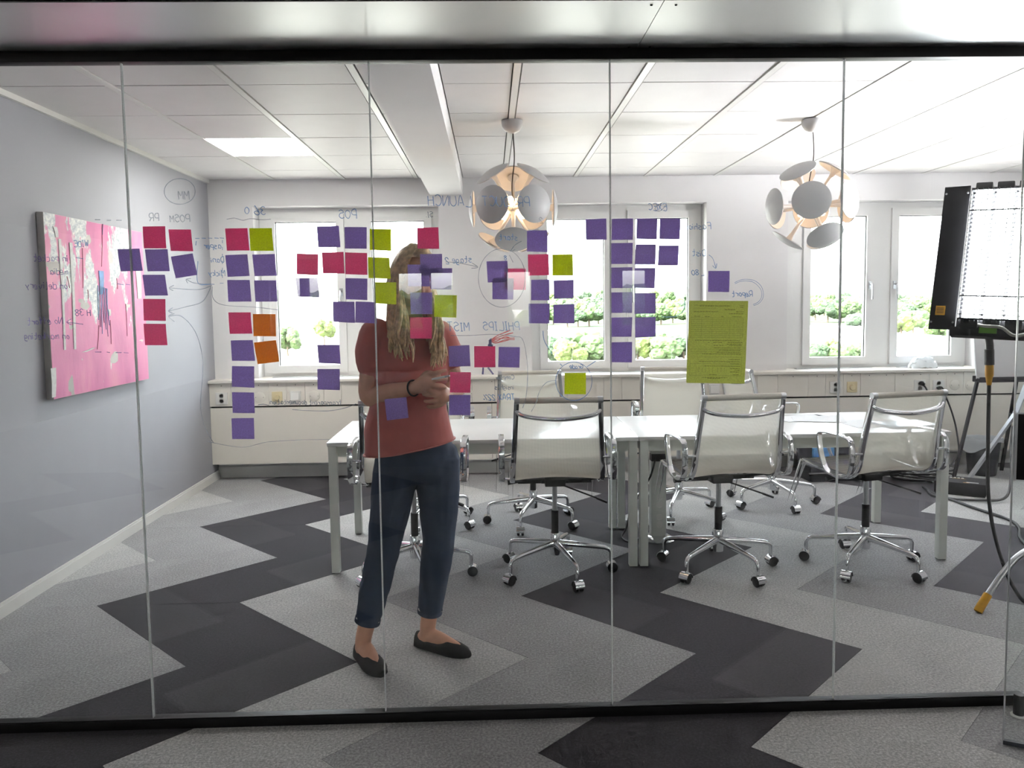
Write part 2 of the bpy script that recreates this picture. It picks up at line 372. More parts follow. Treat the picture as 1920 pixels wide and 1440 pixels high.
for a, c in zip(gx, gx[1:]):
    if a is None or c is None: continue
    for y0, y1 in zip(gy, gy[1:]):
        if (a, y0) == LIGHT_TILE: continue
        xa = a + (.0195 if a in bars else .002); xb = c - (.0195 if c in bars else .002)
        key = (round(xb - xa, 3), round(y1 - y0, 3))
        if key not in tm:
            w_, d_ = key; e = .004
            tm[key] = MB().raw([(0, .0035, .022), (w_, .0035, .022), (w_, d_ - .0035, .022), (0, d_ - .0035, .022), (e, .0035 + e / 4, 0), (w_ - e, .0035 + e / 4, 0), (w_ - e, d_ - .0035 - e / 4, 0), (e, d_ - .0035 - e / 4, 0)],
                               [(4, 7, 6, 5), (0, 4, 5, 1), (1, 5, 6, 2), (2, 6, 7, 3), (3, 7, 4, 0), (0, 1, 2, 3)]).mesh('ceiling_tile')
            tm[key].materials.append(TILE)
        o = bpy.data.objects.new('ceiling_tile', tm[key]); COL.objects.link(o); o.parent = ce; o.location = (xa, y0, CEIL + random.uniform(-.001, .001))
bm_ = MB().box(-.5, -.22, GY + .02, BY, 2.415, CEIL + .2).build('beam', WHITE_WALL); bm_.name = 'trim_2'
tag(bm_, 'boxed-in white beam crossing the ceiling towards the windows', 'beam', kind='structure')
MB().box(LX, LX + .02, GY + .02, BY, CEIL - .03, CEIL + .002).build('trim_3', TRIM); tag(bpy.data.objects['trim_3'], 'white edge moulding where ceiling meets the grey wall', 'moulding', kind='structure')
# recessed lit light panel
lp = empty('ceiling_light', (-1.534, 5.487, CEIL), 0, 'lit square light panel recessed in the tiled ceiling', 'ceiling light')
MB().box(-.278, .278, -.298, .298, .004, .02).build('diffuser', mat('lit_diffuser', (1, 1, 1, 1), .5, emit=(1, .97, .92, 1), estr=24.0), lp)
MB().box(-.28, .28, -.3, -.296, 0, .024).box(-.28, .28, .296, .3, 0, .024).box(-.28, -.276, -.296, .296, 0, .024).box(.276, .28, -.296, .296, 0, .024).build('frame', TBAR, lp)
# ---- lower metal ceiling on the corridor side, above the glass
METAL = mat('corridor_ceiling_metal', (0.66, 0.67, 0.67, 1), 0.33, 0.85, vary=.02, scale=4)
lc = MB().box(OX0, OX1, 2.27, GY + .05, LOWC + .004, CEIL + .3).build('ceiling_corridor', DARK)
tag(lc, 'brushed metal soffit panels above the glass wall', 'soffit', kind='structure')
px_ = [OX0, -4.6, -2.4, .507, 2.7, 4.9, OX1]
for a, c in zip(px_, px_[1:]): MB().box(a + .001, c - .001, 2.286, GY + .05, LOWC, LOWC + .006).build('metal_panel', METAL, lc)
b = MB()
for x in (.477, .548):
    for y in (2.32, 2.69): b.lathe([(.004, 0), (.003, -.002)], (x, y, LOWC), 8)
o = b.build('screw', DARK, lc); o['kind'] = 'stuff'
oc = MB().box(OX0, OX1, OY0, 2.27, CEIL, CEIL + .3).build('ceiling_office', mat('office_ceiling_paint', srgb(205, 204, 200), .6, vary=.02))
tag(oc, 'white ceiling of the open office across the corridor', 'ceiling', kind='structure')
# ---- the office side, seen only mirrored in the glass
tag(MB().box(OX0 - .15, OX0, OY0, GY, 0, CEIL + .3).build('wall_office_left', WHITE_WALL), 'closed white side wall of the open office', 'wall', kind='structure')
tag(MB().box(OX1, OX1 + .15, OY0, GY + .2, 0, CEIL + .3).build('wall_office_right', WHITE_WALL), 'far closed side wall of the open office', 'wall', kind='structure')
for k, (lx_, ly_) in enumerate([(x, y) for y in (-1.0, -2.5) for x in (-5.65, 6.2)]):  # panels added out of view and out of reflection to brighten notes and corridor
    e = empty('added_office_fill_light', (lx_, ly_, CEIL), 0, 'added fill light panel, out of view in the office ceiling', 'ceiling light', 'added fill panels in the office ceiling')
    MB().box(-.29, .29, -.29, .29, -.012, -.002).build('diffuser', MATS.get('office_fill_diffuser') or mat('office_fill_diffuser', (1, 1, 1, 1), .5, emit=(1, .965, .91, 1), estr=23.0), e)
    MB().box(-.3, .3, -.3, -.29, -.016, 0).box(-.3, .3, .29, .3, -.016, 0).box(-.3, -.29, -.29, .29, -.016, 0).box(.29, .3, -.29, .29, -.016, 0).build('frame', TBAR, e)
tag(MB().box(OX0 - .15, LX - .15, GY - .06, GY + .1, 0, CEIL + .3).box(RX, OX1 + .15, GY + .05, GY + .2, 0, CEIL + .3).build('wall_corridor', WHITE_WALL), 'white wall continuing beside the glass front', 'wall', kind='structure')
ow = [(-5.0, -3.5), (-2.22, -.72), (.27, 1.77), (2.93, 4.43)]
b = MB(); xs = [OX0]
for a, c in ow: xs += [a, c]
xs.append(OX1)
for i in range(0, len(xs), 2): b.box(xs[i], xs[i + 1], OY0 - .3, OY0, 0, CEIL + .3)
for a, c in ow: b.box(a, c, OY0 - .3, OY0, 0, .86).box(a, c, OY0 - .3, OY0, 2.335, CEIL + .3)
tag(b.build('wall_office_back', WHITE_WALL), 'far window wall of the open office mirrored in the glass', 'wall', kind='structure')
for i, (a, c) in enumerate(ow):
    window(4 + i, a, c, [(a + .13, a + .66), (a + .87, c - .13)], 'far office window mirrored in the glass, bay %s' % 'abcd'[i], y=OY0 - .16, z0=.86, parent_y=-1)
ADDED_BLIND = mat('added_blind_cloth', srgb(206, 204, 198), .8, vary=.03, scale=30)  # blinds added to block the bright mirrored sky in one pane of two bays
for i, (a, c) in enumerate(ow):
    if i < 2: continue
    e = empty('added_pane_blind', ((a + .87 + c - .13) / 2, OY0 - .10, 2.30), 0, 'added white blind blocking a bright mirrored pane of office bay %s' % 'abcd'[i], 'roller blind')
    MB().tube([(-.33, 0, 0), (.33, 0, 0)], .025, 14).build('roller', ADDED_BLIND, e, smooth=40)
    MB().box(-.32, .32, -.004, 0, -1.40, 0).build('cloth', ADDED_BLIND, e); MB().box(-.32, .32, -.010, .006, -1.42, -1.40).build('bottom_bar', STEEL, e)
# ---- glass wall: rails, panes, joints
gw = empty('wall_front', (0, GY, 0)); tag(gw, 'frameless glass partition in black rails with notes stuck on', 'glass wall', kind='structure')
def sub(mb, name, m, par, **k):
    o = mb.build(name, m, par, **k); o.matrix_parent_inverse = Matrix.Translation((0, -GY, 0)); return o
sub(MB().box(LX, 1.835, GY - .022, GY + .022, 2.291, LOWC), 'top_rail', BLACK, gw, bevel=.002)
sub(MB().box(1.835, 1.845, GY - .022, GY + .022, 2.291, LOWC), 'rail_end_cap', STEEL, gw)
sub(MB().box(LX, 1.92, GY - .022, GY + .022, 0, .033).box(LX, 1.92, GY - .02, GY - .012, .033, .037), 'bottom_rail', BLACK, gw, bevel=.0015)
SEAM = [LX, -1.214, -.395, .417, 1.22, 1.92]
PANES = []
for a, c in zip(SEAM, SEAM[1:]): PANES.append(sub(MB().box(a + .0018, c - .0018, GY - .005, GY + .005, .02, 2.305), 'glass_pane', GLASS, gw))
JOINT = paper_mat('joint_silicone', srgb(244, 246, 246), .62)
for x in SEAM[1:-1]: sub(MB().box(x - .0021, x + .0021, GY - .0056, GY + .0056, .034, 2.2935), 'glass_joint', JOINT, gw)
# ---- glass door leaf standing open towards the corridor
dr = empty('door_1', (1.675, 2.46, 0)); tag(dr, 'open frameless glass door leaf with a black lock case', 'door', kind='structure')
MB().obox((.40, -.20, 1.13), (.894, -.447, 0), (.447, .894, 0), (0, 0, 1), .447, .005, 1.12).build('pane', GLASS, dr)
MB().obox((.001, -.0005, 1.13), (.894, -.447, 0), (.447, .894, 0), (0, 0, 1), .0022, .0056, 1.12).build('polished_edge', STEEL, dr)
lk = MB().obox((.075, -.03, .998), (.894, -.447, 0), (.447, .894, 0), (0, 0, 1), .072, .022, .106).build('lock_case', BLACK, dr, bevel=.002)
MB().obox((.0085, .0033, .998), (.894, -.447, 0), (.447, .894, 0), (0, 0, 1), .0035, .0235, .109).build('lock_edge', CHROME, lk)
MB().lathe([(.006, 0), (.006, .05), (.011, .052), (.011, .06)], (.12, -.085, .96), 14, (-.447, -.894, 0)).tube([(.095, -.135, .96), (.20, -.19, .96)], .009, 10).build('door_handle', STEEL, lk, smooth=40)
MB().obox((.40, -.20, .008), (.894, -.447, 0), (.447, .894, 0), (0, 0, 1), .447, .0065, .007).build('bottom_seal', mat('door_seal', srgb(60, 64, 72), .4), dr)
ds = empty('door_stop', (1.845, 2.63, 0), 0, 'black floor door stop beside the end of the glass wall', 'door stop')
MB().lathe([(.026, 0), (.026, .004), (.022, .006)], (0, 0, 0), 18).build('base_ring', PLASTIC_WHT, ds, smooth=40)
MB().lathe([(.018, .006), (.018, .07), (.016, .078)], (0, 0, 0), 18).build('rubber_post', PLASTIC_BLK, ds, smooth=40)
# ================================================================== tables
TT = mat('table_top_laminate', srgb(240, 239, 238), 0.24, vary=.01, scale=5)
TL = mat('table_leg_lacquer', srgb(226, 228, 222), 0.42, vary=.02, scale=15)
TH = .735
def table(x0, x1, y0, y1, label):
    t = empty('meeting_table', ((x0 + x1) / 2, (y0 + y1) / 2, 0), 0, label, 'table', 'white meeting tables pushed together')
    w, d = (x1 - x0) / 2, (y1 - y0) / 2
    MB().box(-w, w, -d, d, TH - .022, TH).build('table_top', TT, t, bevel=.002)
    for sx in (-1, 1):
        for sy in (-1, 1):
            cx, cy = sx * (w - .028), sy * (d - .028)
            MB().box(cx - .0225, cx + .0225, cy - .0225, cy + .0225, .004, TH - .0225).build('leg', TL, t, bevel=.002)
            MB().box(cx - .019, cx + .019, cy - .019, cy + .019, 0, .0042).build('foot_pad', PLASTIC_BLK, t)
        MB().box(-w + .051, w - .051, sx * (d - .045) - .012, sx * (d - .045) + .012, TH - .085, TH - .0225).build('rail', TL, t)
        MB().box(sx * (w - .028) - .012, sx * (w - .028) + .012, -d + .051, d - .051, TH - .085, TH - .0225).build('rail', TL, t)
    return t
table(-.905, .807, 4.275, 5.08, 'white rectangular table behind the standing person')
table(.811, 2.56, 4.275, 5.08, 'white rectangular table carrying the papers and glass')

# ================================================================== office chairs
def mesh_cloth():
    m, n, l, p = newmat('white_mesh_fabric'); out = n['Material Output']
    tc = n.new('ShaderNodeTexCoord')
    def wave(dirn):
        w = n.new('ShaderNodeTexWave'); w.bands_direction = dirn; w.inputs['Scale'].default_value = 95; w.inputs['Distortion'].default_value = 0
        l.new(tc.outputs['Object'], w.inputs['Vector']); return w
    w1, w2 = wave('X'), wave('Z')
    mx = n.new('ShaderNodeMath'); mx.operation = 'MAXIMUM'; l.new(w1.outputs['Fac'], mx.inputs[0]); l.new(w2.outputs['Fac'], mx.inputs[1])
    mr = n.new('ShaderNodeMapRange'); mr.inputs['From Min'].default_value = .4; mr.inputs['From Max'].default_value = .95; mr.inputs['To Min'].default_value = .40; mr.inputs['To Max'].default_value = .78
    l.new(mx.outputs[0], mr.inputs['Value'])
    p.inputs['Base Color'].default_value = srgb(226, 221, 208); p.inputs['Roughness'].default_value = .7
    tl = n.new('ShaderNodeBsdfTranslucent'); tl.inputs['Color'].default_value = srgb(226, 221, 208)
    m1 = n.new('ShaderNodeMixShader'); m1.inputs['Fac'].default_value = .35; l.new(p.outputs[0], m1.inputs[1]); l.new(tl.outputs[0], m1.inputs[2])
    tr = n.new('ShaderNodeBsdfTransparent'); m2 = n.new('ShaderNodeMixShader')
    l.new(mr.outputs['Result'], m2.inputs['Fac']); l.new(tr.outputs[0], m2.inputs[1]); l.new(m1.outputs[0], m2.inputs[2]); l.new(m2.outputs[0], out.inputs['Surface'])
    return m
MESHC = mesh_cloth()
ROLL = mat('white_fabric_roll', srgb(214, 209, 198), .7, vary=.03, scale=80)
def make_chair():
    c = empty('office_chair')
    side = [(.235, .560), (.215, .568), (.10, .560), (-.06, .548), (-.145, .552), (-.20, .580), (-.228, .635), (-.240, .70), (-.258, .80), (-.282, .91), (-.300, .985)]
    path = catmull([(0, a, b) for a, b in side], 5)
    hw = lambda z: .233 - max(0, z - .58) * .055
    for s in (-1, 1):
        MB().band([(s * hw(p.z), p.y, p.z) for p in path], .027, .026).build('side_rail', CHROME, c, bevel=.006)
    N = len(path)
    def sl(u, v):
        f = v * (N - 1); i = min(int(f), N - 2); p = path[i].lerp(path[i + 1], f - i); w = hw(p.z) - .012
        q = path[min(i + 1, N - 1)] - path[max(i - 1, 0)]; nn = Vector((0, q.z, -q.y)).normalized()
        sag = .016 * (1 - (2 * u - 1) ** 2); return Vector((w * (2 * u - 1), p.y, p.z)) + nn * (sag if p.z > .6 else sag * .9)
    MB().grid(sl, 12, 48).build('mesh_sling', MESHC, c, smooth=80)
    MB().tube([(-.203, -.303, .992), (.203, -.303, .992)], .0155, 14).build('top_roll', ROLL, c, smooth=40)
    for s in (-1, 1): MB().tube([(s * .197, -.303, .992), (s * .224, -.303, .992)], .0165, 14).build('roll_end', STEEL, c, smooth=40)
    MB().tube([(-.225, .238, .562), (.225, .238, .562)], .0145, 12).build('front_roll', ROLL, c, smooth=40)
    MB().tube(catmull([(-.212, -.293, .938), (-.16, -.318, .914), (0, -.335, .900), (.16, -.318, .914), (.212, -.293, .938)], 6), .0125, 12).build('back_stretcher', CHROME, c, smooth=50)
    loop = catmull([(0, -.11, .556), (0, -.045, .575), (0, .000, .650), (0, .020, .735), (0, .004, .768), (0, -.09, .774), (0, -.205, .768), (0, -.242, .738), (0, -.248, .655), (0, -.230, .585), (0, -.18, .558)], 5, True)
    for s in (-1, 1):
        a = MB().band([(s * .288, p.y, p.z) for p in loop], .030, .011, closed=True).build('armrest', CHROME, c, bevel=.003)
        MB().tube([(s * .230, -.250, .690), (s * .287, -.247, .690)], .006, 8).build('arm_strut', CHROME, a, smooth=40)
        MB().tube([(s * .234, -.12, .552), (s * .287, -.12, .558)], .006, 8).build('arm_strut', CHROME, a, smooth=40)
    m = MB().box(-.055, .055, -.06, .07, .494, .53).box(-.075, .075, -.03, .04, .505, .522)
    m.bar((-.20, 0, .514), (.20, 0, .514), .03, .022)
    for s in (-1, 1): m.bar((s * .145, 0, .515), (s * .228, .075, .552), .018, .016).bar((s * .145, 0, .515), (s * .228, -.09, .548), .018, .016)
    mech = m.build('tilt_mechanism', PLASTIC_BLK, c, bevel=.003)
    MB().tube([(.03, -.02, .498), (.24, -.08, .425)], .0045, 8).bar((.22, -.074, .432), (.275, -.09, .412), .02, .010).build('lever', PLASTIC_BLK, mech, smooth=40)
    MB().tube([(-.20, 0, .514), (-.255, .0, .508)], [.009, .014], 10).build('tension_knob', PLASTIC_BLK, mech, smooth=40)
    MB().tube([(0, 0, .35), (0, 0, .50)], .0140, 16).build('gas_rod', STEEL, c, smooth=40)
    MB().tube([(0, 0, .225), (0, 0, .352)], .0205, 16).build('gas_sleeve', PLASTIC_BLK, c, smooth=40)
    hub = MB().lathe([(.026, .105), (.028, .11), (.028, .222), (.025, .228)], n=20).build('base_hub', CHROME, c, smooth=40)
    for k in range(5):
        a = 2 * PI * k / 5 + .30; dx, dy = math.sin(a), -math.cos(a); R = .305
        def q(r, z): return (dx * r, dy * r, z)
        ar = MB().tube([q(.02, .168), q(.10, .160), q(.22, .146), q(.270, .139), q(.295, .130), q(R, .112), q(R, .062)], [.019, .017, .0135, .012, .0115, .011, .010], 12).build('base_arm', CHROME, c, smooth=50)
        ya = a + random.uniform(-.6, .6); ex = Vector((math.cos(ya), math.sin(ya), 0)); ey = Vector((-ex.y, ex.x, 0)); cc = Vector(q(R, .030)) - ey * .008
        for s in (-1, 1):
            MB().lathe([(.010, -.008), (.024, -.008), (.028, -.005), (.028, .005), (.024, .008), (.010, .008)], cc + ex * .014 * s, 18, ex).build('wheel', PLASTIC_BLK, ar, smooth=40)
        prof = [(math.cos(t), math.sin(t)) for t in [math.radians(x) for x in range(-5, 186, 19)]]; vs, fs = [], []
        for i, (cy_, cz) in enumerate(prof):
            for rr in (.0315, .029):
                for s in (-1, 1): vs.append(cc + ex * .025 * s + ey * cy_ * rr + Vector((0, 0, cz * rr)))
        for i in range(len(prof) - 1):
            A, B = 4 * i, 4 * i + 4; fs += [(A, A + 1, B + 1, B), (A + 2, B + 2, B + 3, A + 3), (A, B, B + 2, A + 2), (A + 1, A + 3, B + 3, B + 1)]
        fs += [(0, 2, 3, 1), (len(vs) - 4, len(vs) - 3, len(vs) - 1, len(vs) - 2)]
        MB().raw(vs, fs).build('caster_hood', CHROME, ar, smooth=40)
    return c
chair0 = make_chair()
GRP = 'white mesh office chairs around the tables'
spots = [(-.43, 4.215, -2, 'white mesh office chair half hidden by the standing person'),
         (.335, 4.215, 0, 'white mesh office chair with its back to the glass under the lime circled note'),
         (1.235, 4.215, 7, 'white mesh office chair with its back to the glass below the green form'),
         (2.05, 4.205, 13, 'white mesh office chair backing onto the glass at the table end by the lamp stand'),
         (-.42, 5.26, 184, 'white mesh office chair across the table behind the standing person'),
         (.27, 5.215, 180, 'white mesh office chair across the table facing the circled lime note chair'),
         (1.29, 5.36, 176, 'white mesh office chair across the table behind the socket column'),
         (2.03, 5.60, -78, 'white mesh office chair turned sideways across the table near the window')]
for i, (x, y, a, lab) in enumerate(spots):
    o = chair0 if i == 0 else copy_tree(chair0)
    o.location = (x, y, 0); o.rotation_euler = (0, 0, math.radians(a)); tag(o, lab, 'office chair', GRP)

# ================================================================== pendant lamps
LWHITE = mat('lamp_shade_lacquer', srgb(204, 204, 206), .42, vary=.01, scale=20)
LCORD = mat('lamp_cord', srgb(40, 36, 34), .6, vary=.1)
BULB = mat('lit_bulb', (1, .9, .75, 1), .3, emit=(1, .60, .30, 1), estr=30.0)
def pendant(x, y, zc, R, spin, tiltx, label, sway=0.0):
    L = empty('pendant_lamp', (x, y, CEIL), 0, label, 'pendant lamp', 'white disc ball pendant lamps')
    cup = MB().lathe([(.062, -.004), (.064, -.012), (.060, -.038), (.045, -.062), (.022, -.074), (.008, -.078)], n=28).build('ceiling_cup', LWHITE, L, smooth=50)
    cz = zc - CEIL
    MB().tube(catmull([(.004, 0, -.07), (.010, 0, -.07 + (cz + .07) * .35), (-sway * .3, 0, -.07 + (cz + .07) * .7), (0, 0, cz + .03)], 8), .0035, 8).build('cord', LCORD, L, smooth=60)
    MB().lathe([(.012, .035), (.022, .03), (.034, .012), (.036, 0), (.034, -.012), (.022, -.03), (.012, -.035)], (0, 0, cz), 20).build('hub', LWHITE, L, smooth=60)
    rot = Euler((math.radians(tiltx), 0, math.radians(spin))).to_matrix()
    dirs = [Vector((math.sin(PI / 3 * k), -math.cos(PI / 3 * k), 0)) for k in range(6)]
    s2, c2 = math.sin(math.radians(54.7)), math.cos(math.radians(54.7))
    dirs += [Vector((math.sin(PI / 6 + 2 * PI / 3 * k) * c2, -math.cos(PI / 6 + 2 * PI / 3 * k) * c2, s2)) for k in range(3)]
    dirs += [Vector((math.sin(PI / 2 + 2 * PI / 3 * k) * c2, -math.cos(PI / 2 + 2 * PI / 3 * k) * c2, -s2)) for k in range(3)]
    ra = .109
    sm = MB().lathe([(.0135, .02), (.0105, R * .45), (.0115, R * .72), (.018, R * .85), (.034, R * .925)], n=14).mesh('stem')
    prof = []
    for i in range(7): t = i / 6; prof.append((max(.001, ra * t), R - (1 - math.cos(t * .46)) * .24 * 1.0))
    prof += [(ra - .003, prof[-1][1] - .004)]
    for i in range(6, -1, -1): t = i / 6; prof.append((max(.001, (ra - .003) * t), R - .006 - (1 - math.cos(t * .46)) * .24))
    dm = MB().lathe(prof, n=36).mesh('disc')
    for me in (sm, dm):
        me.materials.append(LWHITE); me.polygons.foreach_set('use_smooth', [True] * len(me.polygons)); me.set_sharp_from_angle(angle=math.radians(50))
    for d in dirs:
        v = rot @ d; q = Vector((0, 0, 1)).rotation_difference(v)
        o = bpy.data.objects.new('shade_disc', dm); COL.objects.link(o); o.parent = L; o.location = (0, 0, cz); o.rotation_mode = 'QUATERNION'; o.rotation_quaternion = q
        st = bpy.data.objects.new('stem', sm); COL.objects.link(st); st.parent = o
    for k in range(4):
        v = rot @ Vector((math.sin(PI / 4 + PI / 2 * k) * .8, -math.cos(PI / 4 + PI / 2 * k) * .8, .6 if k % 2 else -.6)).normalized()
        MB().lathe([(.006, 0), (.008, .012), (.016, .028), (.0185, .042), (.015, .056), (.006, .064)], Vector((0, 0, cz)) + v * .032, 12, v).build('bulb', BULB, L, smooth=70)
    return L
pendant(.147, 4.745, 2.045, .265, 28, 0, 'white disc ball pendant lamp hanging over the middle of the tables', .02)
pendant(1.955, 4.775, 2.045, .268, 38, -3, 'white disc ball pendant lamp hanging nearer the studio light', .05)
# ================================================================== studio light on its stand
def ang(o, v): return v
KW = mat('lit_tubes', (1, 1, 1, 1), .4, emit=(.96, .98, 1, 1), estr=70.0)
KBLK = mat('fixture_black_paint', srgb(20, 19, 23), .7, spec=.25, vary=.15, scale=50, bump=.1, bscale=300)
YEL = mat('yellow_plastic', srgb(206, 150, 22), .5, vary=.1, scale=60)
kx, kup = Vector((.80, -.60, 0)).normalized(), None
kn = Vector((-.56, -.72, .24)).normalized()                 # the way the tubes face
kx = Vector((0, 0, 1)).cross(kn).normalized(); kx = kx if kx.x > 0 else -kx
kup = kn.cross(kx); kup = kup if kup.z > 0 else -kup
kup = (kup + kx * .045).normalized(); kx = (kx - kup * kx.dot(kup)).normalized()
KH, KWD = .68, .34
k_tl = at_y(1826, 345, 3.62)                                # top corner of the tube bank next to the black wing
kc = k_tl + kx * (KWD / 2) - kup * (KH / 2) + kn * -.03
K = empty('studio_light', (kc.x, kc.y, 0), 0, 'large four-tube studio light with louvre and black wing on a stand', 'studio light')
kinv = Matrix.Translation(-Vector(K.location))
def kadd(mb, name, m, par=None, **k):
    o = mb.build(name, m, par or K, **k)
    if par is None: o.matrix_parent_inverse = kinv
    return o
def kp(u, v, w): return kc + kx * u + kup * v + kn * w
hs = kadd(MB().obox(kp(0, 0, -.05), kx, kup, kn, KWD / 2 + .012, KH / 2, .035), 'housing', KBLK, bevel=.004)
for i in range(4):
    u = -KWD / 2 + KWD * (i + .5) / 4
    kadd(MB().tube([kp(u - .016, -KH / 2 + .05, .002), kp(u - .016, KH / 2 - .035, .002)], .0165, 12).tube([kp(u + .018, -KH / 2 + .05, .002), kp(u + .018, KH / 2 - .035, .002)], .0165, 12), 'fluorescent_tube', KW, smooth=40)
    kadd(MB().obox(kp(u, KH / 2 - .012, .004), kx, kup, kn, .034, .022, .020), 'tube_cap', PLASTIC_BLK, bevel=.006)
    kadd(MB().obox(kp(u, -KH / 2 + .025, .004), kx, kup, kn, .034, .025, .020), 'tube_cap', PLASTIC_BLK, bevel=.006)
lv = MB(); n = 17
for i in range(n): lv.obox(kp(-KWD / 2 + KWD * i / (n - 1), 0, .045), kx, kup, kn, .0008, KH / 2 - .03, .018)
for j in range(31): lv.obox(kp(0, -KH / 2 + .04 + (KH - .08) * j / 30, .045), kx, kup, kn, KWD / 2, .0006, .016)
for v in (-.20, .20): lv.obox(kp(0, v, .066), kx, kup, kn, KWD / 2, .003, .003)
lo = kadd(lv, 'louvre', mat('louvre_silver', srgb(44, 45, 48), .45, .3)); lo['kind'] = 'stuff'
wu = (kx * -.97 + kn * -.06).normalized(); wn = kup.cross(wu).normalized()
wc = kp(-KWD / 2 - .012, 0, .0) + wu * .056
wg = kadd(MB().obox(wc, wu, kup, wn, .054, KH / 2 + .004, .003), 'barn_door', KBLK, bevel=.001)
wn = wn if wn.y < 0 else -wn
MB().obox(wc - kup * .255 + wu * .012 + wn * .0035, wu, kup, wn, .020, .022, .0004).build('warning_sticker', YEL, wg)
lines = MB()
for r in range(5): lines.obox(wc - kup * (.243 + r * .006) + wu * .012 + wn * .0042, wu, kup, wn, .015, .0012, .0002)
lines.build('sticker_print', DARK, wg)
for u_ in (-.045, .045):
    for v_ in (-.31, .31): MB().lathe([(.005, 0), (.004, .002)], wc + wu * u_ + kup * v_ + wn * .003, 10, wn).build('rivet', STEEL, wg)
wr2 = kp(KWD / 2 + .012, 0, 0) + (kx * .7 + kn * .7) * .064
kadd(MB().obox(wr2, (kx * .7 + kn * .7).normalized(), kup, (kn * .7 - kx * .7).normalized(), .062, KH / 2, .003), 'barn_door', KBLK)
kadd(MB().obox(kp(0, -KH / 2 - .012, -.01), kx, kup, kn, KWD / 2 + .03, .02, .03), 'lower_bracket', KBLK, bevel=.004)
MB().obox(kp(-.05, -KH / 2 - .005, .023), kx, kup, kn, .034, .013, .004).build('green_label', mat('green_tape', srgb(96, 150, 40), .5, vary=.1), hs)
kadd(MB().tube(catmull([kp(.10, -KH / 2 - .01, .02), kp(.05, -KH / 2 - .025, .035), kp(.0, -KH / 2 + .008, .035), kp(-.06, -KH / 2 + .012, .03), kp(-.09, -KH / 2 + .02, .02)], 6), .007, 8), 'wire', mat('grey_wire', srgb(168, 168, 160), .5), smooth=60)
# stand: curved leg with yellow foot seen, column further along
ft = at_z(1832, 1150, 0.0); cl = Vector((2.86, 3.72, 0))
for k, a in enumerate((0, 2.15, 3.7)):
    d0 = (ft - cl); d0.z = 0; Lr = d0.length; d0 = Matrix.Rotation(a, 3, 'Z') @ d0.normalized()
    q = lambda r, z: cl + d0 * r + Vector((0, 0, z))
    lg = kadd(MB().tube(catmull([q(.02, .29), q(Lr * .35, .275), q(Lr * .55, .255), q(Lr * .72, .19), q(Lr - .015, .026)], 8), .0155, 12), 'stand_leg', STEEL, smooth=60)
    MB().tube([q(Lr - .065, .082), q(Lr - .012, .018), q(Lr - .005, .008)], [.019, .020, .0185], 12).build('yellow_foot', YEL, lg, smooth=40)
kadd(MB().tube([cl + Vector((0, 0, .24)), cl + Vector((0, 0, 1.30))], .019, 16), 'stand_column', STEEL, smooth=40)
kadd(MB().tube([cl + Vector((0, 0, .22)), cl + Vector((0, 0, .34))], .030, 16), 'stand_collar', KBLK, smooth=40)
bk = kp(0, -.05, -.085)
kadd(MB().tube(catmull([cl + Vector((0, 0, 1.28)), cl + Vector((0, 0, 1.42)), bk + Vector((.05, .05, -.05)), bk], 6), .016, 12), 'mount_arm', KBLK, smooth=60)
# hanging feeder cable with yellow connector
Yc = 3.66
cab = catmull([at_y(1850, 617, Yc), at_y(1856, 645, Yc), at_y(1855, 668, Yc)], 4)
fc = tag(MB().tube(cab, .0165, 10).tube([at_y(1855, 655, Yc), at_y(1855, 684, Yc)], .021, 12).build('feeder_cable', CABLE, None, smooth=60), 'thick black feeder cable with yellow connector hanging from the studio light', 'cable')
MB().tube([at_y(1855, 682, Yc), at_y(1855, 686, Yc), at_y(1855, 704, Yc), at_y(1854.5, 708, Yc), at_y(1854.5, 722, Yc)], [.015, .0185, .0185, .015, .010], 14).build('connector', YEL, fc, smooth=40)
low = [at_y(1854.5, 718, Yc), at_y(1853, 800, Yc), at_y(1852, 880, Yc), at_y(1853.5, 930, Yc), at_y(1862, 990, Yc), at_y(1880, 1055, Yc - .05), at_y(1900, 1100, Yc - .1), at_y(1930, 1135, Yc - .12), at_y(2010, 1160, Yc - .1)]
MB().tube(catmull(low, 8), .0085, 10).build('cable_run', CABLE, fc, smooth=60)

# second studio light further along, turned up to bounce off the ceiling (its glow and the lamp cup's shadow show in the photograph)
K2 = empty('bounce_light', (3.85, 4.5, 0), 0, 'second studio light turned up towards the ceiling on its own stand', 'studio light')
n2 = Vector((-.30, -.30, .90)).normalized(); x2 = Vector((0, 1, 0)).cross(n2).normalized(); y2 = n2.cross(x2); c2_ = Vector((0, 0, 1.72))
MB().obox(c2_ - n2 * .05, x2, y2, n2, .18, .34, .035).build('housing', KBLK, K2, bevel=.004)
KW2 = mat('lit_bounce_tubes', (1, 1, 1, 1), .4, emit=(1, .975, .985, 1), estr=760.0)
for i in range(4): u = -.17 + .34 * (i + .5) / 4; MB().tube([c2_ + x2 * u - y2 * .30, c2_ + x2 * u + y2 * .30], .018, 12).build('fluorescent_tube', KW2, K2, smooth=40)
for s in (-1, 1): MB().obox(c2_ + x2 * s * .20 + n2 * .05, (x2 * s * .5 + n2 * .86).normalized(), y2, (n2 * -.5 + x2 * s * .86).normalized(), .075, .34, .003).build('barn_door', KBLK, K2)
MB().tube([(0, 0, .25), (0, 0, 1.66)], .019, 14).build('stand_column', STEEL, K2, smooth=40)
for k in range(3):
    a = 2 * PI * k / 3 + .4; MB().tube(catmull([(0, 0, .30), (.2 * math.cos(a), .2 * math.sin(a), .26), (.40 * math.cos(a), .40 * math.sin(a), .12), (.47 * math.cos(a), .47 * math.sin(a), .016)], 6), .0155, 12).build('stand_leg', STEEL, K2, smooth=60)

